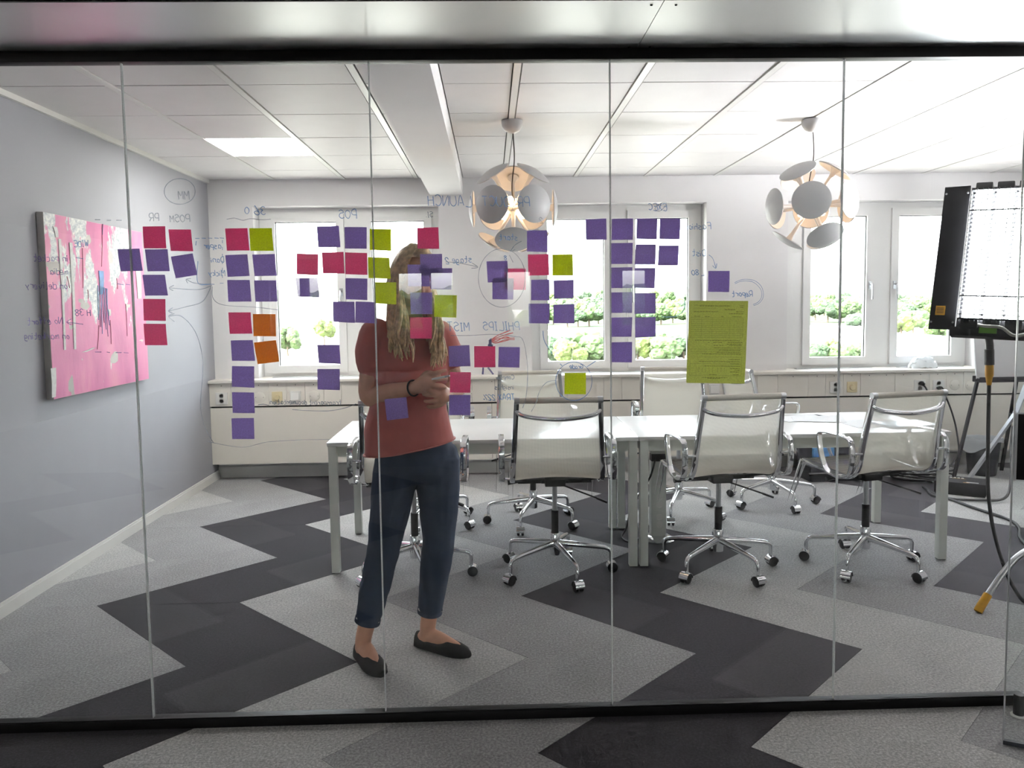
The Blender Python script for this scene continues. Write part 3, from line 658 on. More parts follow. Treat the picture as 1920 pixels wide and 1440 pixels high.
# ================================================================== easel board, bin, ballast box, cables on the floor
EB = empty('flip_chart', (4.2, 6.0, 0), 0, 'white flip chart board on black easel legs by the window corner', 'flip chart')
einv = Matrix.Translation((-4.2, -6.0, 0))
def eadd(mb, name, m, par=None, **k):
    o = mb.build(name, m, par or EB, **k)
    if par is None: o.matrix_parent_inverse = einv
    return o
ALU = mat('easel_aluminium', srgb(176, 178, 184), .35, .7, vary=.04)
bt = Vector((0, .16, .987)).normalized(); bn = Vector((0, -.987, .16))
eadd(MB().obox(Vector((4.09, 5.97, 1.32)), (1, 0, 0), bt, bn, .38, .47, .009), 'board', mat('whiteboard_enamel', srgb(226, 228, 230), .2, vary=.01), bevel=.002)
eadd(MB().obox(Vector((4.10, 5.975, 1.03)), (1, 0, 0), bt, bn, .36, .0015, .011), 'board_joint', ALU)
tr = eadd(MB().box(3.69, 4.55, 5.82, 5.91, .835, .842).box(3.69, 4.55, 5.818, 5.824, .835, .875).box(3.69, 4.55, 5.90, 5.91, .835, .88), 'pen_tray', KBLK)
eadd(MB().bar((3.72, 5.89, .86), (3.545, 5.90, .02), .026, .018), 'leg', KBLK)
eadd(MB().bar((4.05, 5.93, .58), (3.70, 5.98, .02), .045, .018), 'leg', ALU)
eadd(MB().bar((4.55, 5.89, .86), (4.74, 5.90, .02), .026, .018), 'leg', KBLK)
eadd(MB().bar((4.14, 6.03, 1.0), (4.30, 6.45, .02), .026, .018), 'leg', KBLK)
eadd(MB().bar((4.05, 5.93, .58), (4.25, 6.02, .95), .04, .015), 'brace', ALU)
for x0_, x1_, c_, nm, lb in ((3.915, 3.99, (196, 40, 44), 'marker_pen', 'red marker pen lying in the flip chart tray'), (4.0, 4.09, (190, 196, 204), 'marker_pen', 'grey marker pen lying in the flip chart tray')):
    p_ = empty(nm, ((x0_ + x1_) / 2, 5.862, .842), 0, lb, 'marker pen')
    hw_ = (x1_ - x0_) / 2; mm = mat('marker_%d' % c_[0], srgb(*c_), .4, vary=.02)
    MB().tube([(-hw_, 0, .0085), (hw_ * .4, 0, .0085)], .008, 10).build('barrel', PLASTIC_WHT if c_[0] > 195 else mm, p_, smooth=40)
    MB().tube([(hw_ * .4, 0, .0085), (hw_, 0, .0085)], .0085, 10).build('cap', mm, p_, smooth=40)
# waste bin with liner
BN = empty('waste_bin', (4.10, 6.40, 0), 0, 'dark waste bin with a clear bag liner behind the easel leg', 'waste bin')
MB().lathe([(.10, 0), (.105, .004), (.135, .30), (.139, .305), (.134, .303), (.101, .008)], n=28).build('bin_body', mat('bin_plastic', srgb(40, 42, 48), .45, vary=.06), BN, smooth=50)
def bagmat():
    m, n, l, p = newmat('clear_bag_film'); out = n['Material Output']
    p.inputs['Base Color'].default_value = srgb(226, 230, 236); p.inputs['Roughness'].default_value = .25
    tr = n.new('ShaderNodeBsdfTransparent'); mx = n.new('ShaderNodeMixShader'); mx.inputs['Fac'].default_value = .55
    l.new(tr.outputs[0], mx.inputs[1]); l.new(p.outputs[0], mx.inputs[2]); l.new(mx.outputs[0], out.inputs['Surface']); return m
BAG = bagmat()
def lin(u, v):
    a = 2 * PI * u; w = .010 * noise.noise(Vector((math.cos(a) * 3, math.sin(a) * 3, v * 3)))
    drop = .07 + .05 * math.sin(a * 2 + 1)
    if v < .5: z = .313 - drop * (1 - v * 2); r = .1445 + .012 * (1 - v * 2)
    else: z = .313 - .06 * (v * 2 - 1); r = .139 - .04 * (v * 2 - 1)
    return Vector(((r + w) * math.cos(a), (r + w) * math.sin(a), z + w * .6))
MB().grid(lin, 40, 10).build('bag_liner', BAG, BN, smooth=80)
MB().grid(lambda u, v: Vector(((u - .5) * .16, (v - .5) * .16, .235 + .03 * noise.noise(Vector((u * 5, v * 5, 1))))), 12, 12).build('crumpled_paper', mat('waste_paper', srgb(220, 222, 226), .8), BN, smooth=20)
# ballast box
BX = empty('ballast_box', (3.555, 5.80, 0), math.radians(-34), 'flat black ballast box with white and yellow marks lying on the carpet', 'equipment box')
MB().box(-.17, .17, -.12, .12, .012, .098).build('case', KBLK, BX, bevel=.003)
MB().box(-.165, .165, -.115, .115, 0, .013).build('base_plate', DARK, BX)
b = MB()
for i in range(6): b.box(-.13 + i * .026, -.112 + i * .026, .045, .075, .0985, .0989)
b.box(.04, .12, -.085, -.07, .0985, .0989)
b.build('white_print', PLASTIC_WHT, BX)
MB().box(-.06, .03, .03, .036, .0985, .0989).box(.02, .06, -.10, -.09, .0985, .0989).build('yellow_print', YEL, BX)
def cable(name, pts, r, label, k=8):
    o = MB().tube(catmull(pts, k), r, 8).build(name, CABLE, None, smooth=60); return tag(o, label, 'cable')
z0 = .012
cable('power_cable', [at_y(1727, 721, 6.66), at_y(1735, 726, 6.60), at_y(1743, 745, 6.5), at_y(1746, 770, 6.4), Vector((3.42, 6.33, .42)), Vector((3.44, 6.3, .2)), Vector((3.48, 6.25, .03)), Vector((3.5, 6.1, z0))], .007, 'black power cable dropping from the plug above the table corner')
cable('power_cable', [at_y(1757, 727, 6.66), at_y(1766, 731, 6.60), at_y(1782, 765, 6.55), at_y(1793, 805, 6.5), at_y(1797, 850, 6.45), Vector((3.80, 6.38, .06)), Vector((3.72, 6.3, z0)), Vector((3.58, 6.18, .03))], .007, 'black power cable curving down from the wall plug by the easel')
cable('floor_cable', [(3.35, 5.95, z0), (3.31, 5.72, z0), (3.33, 5.62, z0), (3.36, 5.30, z0), (3.40, 5.02, z0), (3.34, 4.82, z0), (3.20, 4.60, z0), (3.1, 4.3, z0)], .010, 'thick dark cable running across the carpet from the ballast box')
cable('floor_cable', [(3.33, 5.85, z0), (3.28, 5.70, z0), (3.34, 5.585, z0), (3.52, 5.50, z0 + .004), (3.70, 5.50, .03), (3.82, 5.62, .15), (3.90, 5.75, .34), (3.94, 5.80, .50)], .0095, 'dark cable looping past the ballast box up to the easel')
# coils of spare cable
pts = []
for i in range(150):
    a = i * .42; rr = .13 + .05 * math.sin(i * .33) + .02 * math.sin(i * .9)
    pts.append((3.47 + 1.35 * rr * math.cos(a) + .03 * math.sin(i * .07), 6.22 + rr * .95 * math.sin(a), .012 + .0007 * i + .012 * abs(math.sin(i * .61))))
o = MB().tube(catmull(pts, 3), .0085, 6).build('cable_coil', CABLE, None, smooth=60); tag(o, 'tangled coil of black cable on the carpet beyond the table corner', 'cable')
pts = [(3.0 + .09 * math.cos(a * .5) * (1 + .2 * math.sin(a)), 6.30 + .1 * math.sin(a * .5), .02 + .03 * abs(math.sin(a * .37))) for a in range(60)]
o = MB().tube(catmull(pts, 3), .006, 6).build('cable_coil', CABLE, None, smooth=60); tag(o, 'smaller tangle of thin cable beside the equipment bag under the table', 'cable')
# equipment bag under the table
QB = empty('equipment_bag', (2.80, 6.36, 0), math.radians(4), 'open black equipment bag with blue inserts on the floor behind the table', 'bag')
NYL = mat('black_nylon', srgb(30, 31, 38), .75, vary=.15, scale=80)
MB().box(-.24, .24, -.13, .13, 0, .13).build('bag_body', NYL, QB, bevel=.02)
MB().grid(lambda u, v: Vector((-.23 + .46 * u, .13 + .015 * math.sin(u * 9), .12 + .20 * v + .015 * math.sin(u * 7 + 1))), 12, 6, (0, .012, 0)).build('lid_flap', NYL, QB, smooth=60)
BLUE = mat('blue_insert', srgb(52, 56, 190), .6, vary=.1)
for x_ in (-.12, -.03, .08): MB().box(x_, x_ + .06, -.08, .06, .13, .17).build('blue_insert', BLUE, QB, bevel=.004)
MB().box(-.14, .04, .02, .05, .135, .25).build('photo_box', mat('photo_box_print', srgb(92, 146, 190), .5, vary=.35, scale=18), QB, bevel=.002)
MB().tube([(-.26, -.135, .07), (.26, -.135, .07)], .014, 10).build('carry_handle', PLASTIC_BLK, QB, smooth=40)
# socket column under the table
PP = empty('socket_column', (1.02, 4.78, 0), 0, 'white power socket column standing under the table joint', 'socket column')
MB().lathe([(.105, 0), (.105, .008), (.07, .03), (.052, .034)], n=28).build('base_flange', CHROME, PP, smooth=40)
MB().box(-.047, .047, -.035, .035, .03, .50).build('column', TL, PP, bevel=.008)
MB().box(-.047, .047, -.036, .035, .545, .66).build('upper_housing', TL, PP, bevel=.008)
MB().box(-.044, .044, -.032, .032, .50, .546).build('switch_block', PLASTIC_BLK, PP)
for k in range(6):
    z_ = .075 + (.0 if k % 2 == 0 else .046) + (k // 2) * .125
    s_ = MB().lathe([(.020, 0), (.020, .001), (.018, .0012), (.017, -.004)], (.004, -.0355, z_ + .03), 18, (0, -1, 0)).build('socket', PLASTIC_WHT, PP, smooth=30)
    MB().lathe([(.0025, 0), (.0025, .002)], (-.005, -.0325, z_ + .03), 8, (0, -1, 0)).lathe([(.0025, 0), (.0025, .002)], (.013, -.0325, z_ + .03), 8, (0, -1, 0)).build('contact', DARK, s_)
cable('column_lead', [(1.0, 4.74, .53), (.96, 4.70, .42), (.90, 4.74, .30), (.86, 4.82, .18), (.84, 4.86, .06), (.80, 4.80, z0), (.84, 4.70, z0), (.90, 4.72, .03)], .006, 'thin black lead looping beside the socket column')

# ================================================================== sockets and switches on the casing
def sock_base(px, py, name, label, cat, w=.10, h=.10, m=PLASTIC_WHT):
    q = at_y(px, py, 6.68); e = empty(name, (q.x, 6.68, q.z), 0, label, cat)
    MB().box(-w / 2, w / 2, -.011, 0, -h / 2, h / 2).build('cover_plate', m, e, bevel=.003); return e
def double_socket(px, py, label, plug=None):
    e = sock_base(px, py, 'wall_socket', label, 'wall socket')
    for s in (-1, 1):
        c_ = MB().lathe([(.019, 0), (.019, .0015), (.017, .0015), (.016, -.003)], (0, -.011, s * .0225), 18, (0, -1, 0)).build('socket', mat('socket_grey', srgb(200, 198, 192), .5), e, smooth=30)
        MB().lathe([(.003, 0), (.003, .003)], (-.008, -.0085, s * .0225), 8, (0, -1, 0)).lathe([(.003, 0), (.003, .003)], (.008, -.0085, s * .0225), 8, (0, -1, 0)).build('contact', DARK, c_)
    if plug:
        p_ = empty('power_plug', (e.location.x + .004, 6.667, e.location.z + .0225 * plug), 0, 'round black plug pushed into the %s wall socket' % ('upper half of the inner' if plug > 0 else 'lower half of the easel-side'), 'plug')
        MB().lathe([(.014, 0), (.019, .006), (.019, .026), (.011, .036)], (0, 0, 0), 16, (0, -1, 0)).build('plug_body', PLASTIC_BLK, p_, smooth=40)
        MB().tube([(0, -.03, 0), (.012, -.045, -.004)], [.009, .007], 10).build('strain_relief', PLASTIC_BLK, p_, smooth=40)
    return e
def rocker(px, py, label):
    e = sock_base(px, py, 'light_switch', label, 'light switch', .09, .09)
    MB().raw([(-.034, -.011, -.03), (.034, -.011, -.03), (.034, -.011, .03), (-.034, -.011, .03), (-.034, -.028, -.03), (.034, -.028, -.03), (.034, -.015, .03), (-.034, -.015, .03)], [(0, 1, 2, 3), (4, 7, 6, 5), (0, 4, 5, 1), (1, 5, 6, 2), (2, 6, 7, 3), (3, 7, 4, 0)]).build('rocker', PLASTIC_WHT, e)
def dimmer(px, py, label):
    e = sock_base(px, py, 'dimmer_switch', label, 'dimmer', .088, .092, CREAM)
    MB().lathe([(.025, 0), (.024, .012), (.022, .014)], (0, -.011, -.002), 20, (0, -1, 0)).build('knob', CREAM, e, smooth=40)
def blank(px, py, label):
    q = at_y(px, py, 6.68); e = empty('blank_cover', (q.x, 6.68, q.z), 0, label, 'blank cover')
    MB().lathe([(.046, 0), (.046, .003), (.043, .005)], (0, 0, 0), 28, (0, -1, 0)).build('disc', CASING, e, smooth=40)
    MB().lathe([(.003, 0), (.003, .001)], (-.032, -.005, 0), 8, (0, -1, 0)).lathe([(.003, 0), (.003, .001)], (.032, -.005, 0), 8, (0, -1, 0)).build('screw', DARK, e)
double_socket(416, 747, 'white double wall socket on the casing next to the grey wall')
blank(487, 745, 'round blank cover beside the purple note and cream dimmer')
dimmer(520, 744.5, 'cream rotary dimmer between a round cover and a white rocker switch')
rocker(554, 743, 'white rocker switch beside the cream dimmer under the window')
blank(589.5, 742.5, 'round blank cover beside the white rocker switch')
blank(877, 738, 'round blank cover just past the standing person')
rocker(1339, 730, 'white rocker switch below the green form')
double_socket(1566, 726, 'white double wall socket crossed by the glass joint')
dimmer(1597, 725.5, 'cream rotary dimmer beneath the double window by the studio light')
double_socket(1724, 723, 'white wall socket feeding the inner plug', 1)
double_socket(1759, 723, 'white wall socket nearest the easel', -1)
blank(1790, 722, 'round blank cover beside the plugged sockets')
blank(1820, 722, 'round blank cover partly behind the easel leg')

# ================================================================== small things on the table and sill
PAPER = mat('white_paper', srgb(238, 239, 242), .8, vary=.01)
def sheet(x, y, z, a, w, d, label, name='paper_sheet', m=PAPER, curl=.0):
    e = MB().grid(lambda u, v: Vector(((u - .5) * w, (v - .5) * d, curl * (u * u) * v)), 6, 6, (0, 0, .0008)).build(name, m, None, smooth=60)
    e.location = (x, y, z); e.rotation_euler = (0, 0, math.radians(a)); return tag(e, label, 'paper')
sheet(1.93, 4.84, TH + .001, 12, .30, .21, 'loose white sheet at the window side of the paper pile', curl=.01)
sheet(2.02, 4.78, TH + .003, -16, .30, .21, 'white sheet on top of the pile on the table', curl=.02)
sheet(2.20, 4.60, TH + .001, 6, .21, .297, 'pale blue-white sheet seen through the end chair')
sheet(2.40, 4.68, TH + .001, -3, .11, .075, 'small pink card lying on the table', 'pink_card', mat('pink_card_paper', srgb(226, 190, 186), .7))
lt = MB().box(-.15, .15, -.11, .11, 0, .012).build('tablet', mat('tablet_silver', srgb(190, 200, 214), .25, .3), None, bevel=.004); lt.location = (2.43, 4.52, TH); lt.rotation_euler = (0, 0, math.radians(8)); tag(lt, 'closed silver tablet near the table corner', 'tablet')
pn = MB().tube([(-.07, 0, .006), (.06, 0, .006), (.072, 0, .006)], [.0055, .0055, .002], 10).build('ballpoint_pen', mat('grey_pen', srgb(150, 150, 152), .4, vary=.02), None, smooth=40); pn.location = (2.31, 4.60, TH); pn.rotation_euler = (0, 0, math.radians(-20)); tag(pn, 'grey ballpoint pen lying on the table end', 'pen')
gl = MB().lathe([(.030, 0), (.034, .095), (.0325, .095), (.028, .006)], n=24).build('drinking_glass', glass_mat('tumbler_glass', (.9, .93, .93), 2.0), None, smooth=40); gl.location = (2.50, 4.98, TH); tag(gl, 'clear drinking glass at the far table corner', 'glass')
mobile = MB().box(-.035, .035, -.07, .07, 0, .008).build('phone', PLASTIC_BLK, None, bevel=.003); mobile.location = (2.13, 4.93, TH); mobile.rotation_euler = (0, 0, .5); tag(mobile, 'black phone lying beyond the paper pile', 'phone')
bgm = MB().grid(lambda u, v: Vector((.13 * math.cos(2 * PI * u) * math.sin(PI * (.04 + .46 * v)), .055 * math.sin(2 * PI * u) * math.sin(PI * (.04 + .46 * v)), .10 * math.cos(PI * .5 * (.08 + .92 * v))))
                 + Vector((.02, .02, .025)) * noise.noise(Vector((math.cos(2 * PI * u) * 2, math.sin(2 * PI * u) * 2, v * 4)) * 1.6), 30, 12)
bo = bgm.build('plastic_bag', mat('white_bag_film', srgb(232, 236, 240), .35, vary=.02), None, smooth=25); q = at_y(1730, 690, 6.80); bo.location = (q.x, 6.80, .868); tag(bo, 'crumpled white plastic bag lying on the window sill', 'plastic bag')
# crumpled reading matter: none

# ================================================================== painting on the grey wall
def canvas_mat():
    m, n, l, p = newmat('pink_abstract_paint')
    tc = n.new('ShaderNodeTexCoord')
    def nz(scale, vec=(1, 1, 1), det=4, rough=.55):
        mp = n.new('ShaderNodeMapping'); mp.inputs['Scale'].default_value = vec; l.new(tc.outputs['Object'], mp.inputs['Vector'])
        t = n.new('ShaderNodeTexNoise'); t.inputs['Scale'].default_value = scale; t.inputs['Detail'].default_value = det; t.inputs['Roughness'].default_value = rough; l.new(mp.outputs[0], t.inputs['Vector']); return t.outputs['Fac']
    def ramp(src, stops):
        r = n.new('ShaderNodeValToRGB'); e = r.color_ramp.elements
        e[0].position, e[0].color = stops[0]; e[1].position, e[1].color = stops[-1]
        for s in stops[1:-1]: k = e.new(s[0]); k.color = s[1]
        l.new(src, r.inputs['Fac']); return r.outputs['Color']
    def mix(f, a, b):
        x = n.new('ShaderNodeMix'); x.data_type = 'RGBA'; l.new(f, x.inputs['Factor']); l.new(a, x.inputs['A']); l.new(b, x.inputs['B']); return x.outputs['Result']
    pink = ramp(nz(6, (1, 1, .4)), [(.3, srgb(184, 88, 138)), (.5, srgb(204, 108, 154)), (.72, srgb(214, 134, 160))])
    news = ramp(nz(26, (1, 1, 1.6), 6, .75), [(.35, srgb(150, 156, 166)), (.5, srgb(196, 198, 200)), (.6, srgb(228, 226, 218))])
    # grey newsprint shows at the top and in ragged strips
    sep = n.new('ShaderNodeSeparateXYZ'); l.new(tc.outputs['Object'], sep.inputs[0])
    h = n.new('ShaderNodeMapRange'); h.inputs['From Min'].default_value = -.5; h.inputs['From Max'].default_value = .5; h.inputs['To Min'].default_value = -.02; h.inputs['To Max'].default_value = .12; l.new(sep.outputs['Z'], h.inputs['Value'])
    a = n.new('ShaderNodeMath'); a.operation = 'ADD'; l.new(nz(3.1, (1, 1.5, .55), 5, .62), a.inputs[0]); l.new(h.outputs['Result'], a.inputs[1])
    mask = ramp(a.outputs[0], [(.632, (0, 0, 0, 1)), (.65, (1, 1, 1, 1))])
    l.new(mix(mask, pink, news), p.inputs['Base Color'])
    p.inputs['Roughness'].default_value = .5
    b = n.new('ShaderNodeBump'); b.inputs['Strength'].default_value = .35; b.inputs['Distance'].default_value = .006; l.new(nz(18, (1, 1, .3), 6, .7), b.inputs['Height']); l.new(b.outputs['Normal'], p.inputs['Normal'])
    return m
PT = empty('abstract_painting', (LX, 4.845, 1.497), 0, 'unframed pink abstract canvas with grey newsprint patches on the grey wall', 'painting')
MB().box(.002, .040, -.59, .59, -.498, .498).build('stretched_canvas', mat('raw_canvas_edge', srgb(196, 192, 188), .8, vary=.05), PT, bevel=.003)
MB().grid(lambda u, v: Vector((.0405 + .0012 * noise.noise(Vector((u * 9, v * 9, 0))), -.588 + 1.176 * u, -.496 + .992 * v)), 30, 26, (-.002, 0, 0)).build('painted_face', canvas_mat(), PT, smooth=60)
def paintpt(px, py):
    r = TOW @ Vector((px - CX, py - CY, F_PX)); q = Vector((0, 0, EYE)) + r * ((LX + .043) / r.x); return Vector((.0432, q.y - 4.845, q.z - 1.497))
def stroke(pts, w0, w1, m, name):
    P = [paintpt(*p) for p in pts]; P = catmull(P, 4); vs, fs = [], []
    for i, p in enumerate(P):
        t = i / (len(P) - 1); w = w0 + (w1 - w0) * t
        vs += [(p.x, p.y - w, p.z), (p.x, p.y + w, p.z), (p.x - .0025, p.y - w, p.z), (p.x - .0025, p.y + w, p.z)]
    for i in range(len(P) - 1): A, B = 4 * i, 4 * i + 4; fs += [(A, A + 1, B + 1, B), (A + 2, B + 2, B + 3, A + 3), (A, B, B + 2, A + 2), (A + 1, A + 3, B + 3, B + 1)]
    fs += [(0, 2, 3, 1), (len(vs) - 4, len(vs) - 3, len(vs) - 1, len(vs) - 2)]
    return MB().raw(vs, fs).build(name, m, PT)
PB = mat('blue_paint', srgb(70, 120, 180), .45, vary=.35, scale=30); PP_ = mat('violet_paint', srgb(120, 84, 140), .45, vary=.2); PR = mat('dark_red_paint', srgb(160, 60, 92), .45, vary=.2); PW = mat('newsprint_scrap', srgb(206, 206, 204), .8, vary=.12, scale=60)
stroke([(190, 508), (191, 530), (190, 552)], .030, .022, PB, 'blue_brush_mark')
for i, x_ in enumerate((184, 187, 190, 193, 196, 199, 201)): stroke([(x_, 535 + i), (x_ + .5, 570), (x_ + 1.5 + i * .5, 600 + (i * 13) % 34)], .0040, .0014, PB if i % 2 == 0 else PP_, 'paint_drip')
for (xa, ya, xb, yb) in ((155, 465, 156, 540), (126, 518, 131, 540), (165, 543, 166, 560), (192, 420, 191, 500), (219, 522, 221, 542), (186, 610, 183, 655), (207, 600, 209, 645), (236, 570, 239, 630)): stroke([(xa, ya), ((xa + xb) / 2 + .5, (ya + yb) / 2), (xb, yb)], .0022, .0012, PR, 'paint_drip')
for (xa, ya, xb, yb, w_) in ((112, 448, 122, 656, .014), (133, 455, 141, 655, .016), (103, 425, 107, 445, .02), (158, 660, 176, 652, .028), (100, 690, 101, 745, .026), (258, 500, 262, 560, .04), (205, 580, 206, 592, .014)): stroke([(xa, ya), ((xa + xb) / 2 + 1, (ya + yb) / 2), (xb, yb)], w_, w_ * .7, PW, 'paper_scrap')
# ================================================================== notes stuck on the inside of the glass
NOTE = {'purple': paper_mat('purple_note_paper', srgb(192, 172, 226)), 'pink': paper_mat('pink_note_paper', srgb(255, 132, 182)),
        'lime': paper_mat('lime_note_paper', srgb(232, 240, 44)), 'orange': paper_mat('orange_note_paper', srgb(255, 178, 66))}
# quads: four corners as read on the picture plane of the glass, from three enlargements
def c4(*q): return [(x / 3, 380 + y / 3) for x, y in q]
def c5(*q): return [(400 + x / 3, 380 + y / 3) for x, y in q]
def c6(*q): return [(840 + x / 3, 360 + y / 3) for x, y in q]
NOTES = [
 ('pink', c4((802,134),(929,132),(933,257),(808,257)), 'directly under the handwritten PR heading'),
 ('pink', c4((947,150),(1074,151),(1084,273),(959,271)), 'directly under the handwritten POSM heading'),
 ('purple', c4((661,262),(785,258),(801,383),(674,386)), 'crossing the glass joint in front of the painting'),
 ('purple', c4((815,263),(943,261),(952,385),(828,386)), 'second down in the column under PR'),
 ('purple', c4((961,304),(1084,285),(1109,406),(985,425)), 'tilted below the pink note under POSM'),
 ('purple', c4((801,406),(927,405),(944,522),(815,523)), 'third down in the column under PR'),
 ('pink', c4((805,541),(930,542),(932,665),(808,663)), 'fourth down in the column under PR'),
 ('pink', c4((807,681),(932,682),(941,802),(815,802)), 'lowest in the column under PR'),
 ('pink', c5((66,145),(192,143),(201,268),(75,270)), 'topmost in the long column under 360'),
 ('lime', c5((202,144),(329,143),(338,271),(208,271)), 'beside the top pink note under 360'),
 ('purple', c5((67,295),(191,290),(203,412),(78,417)), 'second down in the long column under 360'),
 ('purple', c5((219,292),(345,289),(354,410),(230,413)), 'just below the lime note under 360'),
 ('purple', c5((78,435),(205,435),(213,556),(83,557)), 'third down in the long column under 360'),
 ('purple', c5((229,437),(354,437),(360,556),(235,557)), 'just above the upper orange note'),
 ('pink', c5((84,617),(210,617),(216,737),(91,738)), 'fourth down in the long column, beside the upper orange note'),
 ('orange', c5((222,626),(350,627),(352,752),(225,751)), 'hanging straight, above the tilted orange note'),
 ('purple', c5((98,775),(222,773),(234,890),(103,890)), 'fifth down in the long column, beside the tilted orange note'),
 ('orange', c5((228,787),(352,773),(371,894),(248,909)), 'tilted, below the straight orange note'),
 ('purple', c5((105,919),(230,921),(229,1042),(102,1036)), 'sixth down in the long column under 360'),
 ('purple', c5((105,1066),(229,1068),(232,1185),(107,1184)), 'seventh down in the long column under 360'),
 ('purple', c5((102,1213),(228,1211),(231,1330),(105,1331)), 'lowest in the long column under 360'),
 ('purple', c5((582,134),(706,130),(714,250),(589,251)), 'under the S of the POS heading'),
 ('purple', c5((738,137),(863,138),(862,259),(740,258)), 'under the P of the POS heading'),
 ('lime', c5((880,147),(1000,149),(999,271),(879,265)), 'topmost of three lime notes along the glass joint'),
 ('pink', c5((1146,142),(1266,138),(1270,260),(1148,258)), 'above the standing person, apart from the others'),
 ('pink', c5((468,286),(590,290),(588,408),(469,402)), 'first of three in the pink row under POS'),
 ('pink', c5((610,280),(733,277),(738,398),(616,397)), 'middle of three in the pink row under POS'),
 ('pink', c5((741,280),(865,283),(866,406),(742,402)), 'last of three in the pink row under POS, beside the lime note'),
 ('lime', c5((870,307),(990,309),(998,428),(872,424)), 'middle of three lime notes along the glass joint'),
 ('purple', c5((462,424),(586,423),(597,533),(475,529)), 'below the first pink note of the row under POS'),
 ('purple', c5((743,424),(867,427),(865,548),(744,543)), 'below the last pink note of the row under POS'),
 ('lime', c5((905,447),(1029,448),(1029,573),(906,565)), 'lowest of three lime notes along the glass joint'),
 ('purple', c5((672,556),(794,557),(796,677),(673,670)), 'covering the window handle, first of a touching pair'),
 ('purple', c5((800,556),(914,560),(920,680),(799,674)), 'touching the shoulder, second of a touching pair'),
 ('purple', c5((584,800),(709,800),(715,908),(592,903)), 'upper of two alone low on the window by the sleeve'),
 ('purple', c5((585,936),(711,936),(711,1055),(586,1051)), 'lower of two alone on the sill by the sleeve'),
 ('purple', [(787.6,476.5),(829,476),(829,517),(788,517)], 'over the forehead of the standing person'),
 ('purple', [(764,496),(805,496),(806,537),(765,537)], 'over the eyes of the standing person'),
 ('purple', [(806.5,503),(848,503),(846,543),(807,542)], 'beside the cheek, overlapping the one over the eyes'),
 ('purple', [(769,548.5),(810.6,548.5),(810.6,589),(770,589)], 'over the chin of the standing person'),
 ('lime', [(815,553),(856.7,553.7),(855.5,595.7),(813.8,594)], 'beside the chin, above the shoulder of the standing person'),
 ('pink', [(769,595),(810,595),(809.5,635),(769,635)], 'over the collar of the standing person'),
 ('purple', [(720.8,748.6),(762,744.5),(766,783.6),(725.4,788.6)], 'pale and tilted over the shirt below the forearm'),
 ('purple', [(841,649),(880,647),(882,686.5),(842,687.7)], 'beside the hair, next to the drawn pink figure'),
 ('pink', c6((147,867),(266,867),(267,986),(148,987)), 'forming the body of the drawn figure with red hair'),
 ('purple', c6((286,871),(404,873),(402,989),(282,985)), 'on the far side of the drawn figure with red hair'),
 ('pink', [(843.9,697.6),(883,697.9),(881.8,736.7),(843.6,736)], 'beside the clasped hands'),
 ('purple', [(842.4,740.5),(882,740.5),(881.8,778.7),(841.8,778.7)], 'below the pink note beside the hands'),
 ('purple', c6((216,390),(334,387),(340,505),(224,509)), 'upper one inside the drawn circle'),
 ('purple', c6((250,485),(370,485),(367,605),(250,603)), 'lower one inside the drawn circle'),
 ('pink', c6((317,430),(438,431),(437,550),(316,548)), 'overlapping two purple notes inside the drawn circle'),
 ('purple', c6((444,217),(559,216),(561,338),(445,334)), 'overlapping the edge of the middle pendant lamp'),
 ('pink', c6((449,351),(566,349),(569,468),(452,470)), 'beside the lime note under the middle pendant lamp'),
 ('lime', c6((587,351),(702,350),(704,470),(588,470)), 'on the window beside the middle pendant lamp'),
 ('purple', c6((468,494),(570,492),(571,610),(468,609)), 'below the pink note under the middle pendant lamp'),
 ('purple', c6((594,498),(707,494),(707,597),(596,601)), 'below the lime note on the window by the lamp'),
 ('purple', c6((453,628),(572,627),(570,740),(455,738)), 'above the PHILIPS heading, at the window edge'),
 ('purple', c6((592,634),(711,630),(711,739),(595,739)), 'on the window over the treetops, two below the lime note'),
 ('lime', c6((656,1018),(776,1017),(776,1138),(655,1137)), 'low inside a drawn circle above the chair back'),
 ('purple', c6((773,153),(890,149),(893,268),(777,269)), 'first of four in the top row under EXEC'),
 ('purple', c6((922,151),(1042,149),(1040,268),(921,270)), 'second of four in the top row under EXEC'),
 ('purple', c6((1062,149),(1178,150),(1176,266),(1060,264)), 'third of four in the top row under EXEC'),
 ('purple', c6((1191,149),(1308,149),(1305,266),(1190,264)), 'last of four in the top row under EXEC'),
 ('purple', c6((919,288),(1040,286),(1037,404),(917,405)), 'first of three in the second row under EXEC'),
 ('purple', c6((1056,294),(1170,294),(1167,408),(1051,408)), 'middle of three in the second row under EXEC'),
 ('purple', c6((1186,300),(1299,300),(1294,413),(1181,413)), 'last of three in the second row under EXEC'),
 ('purple', c6((918,425),(1037,423),(1037,540),(918,540)), 'first of two in the third row under EXEC, by the joint'),
 ('purple', c6((1050,427),(1167,427),(1163,541),(1048,539)), 'second of two in the third row under EXEC'),
 ('purple', c6((917,565),(1037,563),(1036,680),(916,680)), 'first of two in the fourth row under EXEC, by the joint'),
 ('purple', c6((1050,569),(1168,568),(1169,684),(1050,685)), 'second of two in the fourth row under EXEC'),
 ('purple', c6((916,707),(1037,704),(1032,814),(914,815)), 'first of two in the fifth row under EXEC, by the joint'),
 ('purple', c6((1052,706),(1168,703),(1169,814),(1054,820)), 'second of two in the fifth row under EXEC'),
 ('purple', c6((917,845),(1036,843),(1035,959),(917,958)), 'alone in the lowest row under EXEC, by the joint'),
 ('purple', [(1328,508),(1368.3,508),(1367.3,547.7),(1327.7,547.3)], 'alone on the white wall above the green form'),
]
NY = GY + .0053
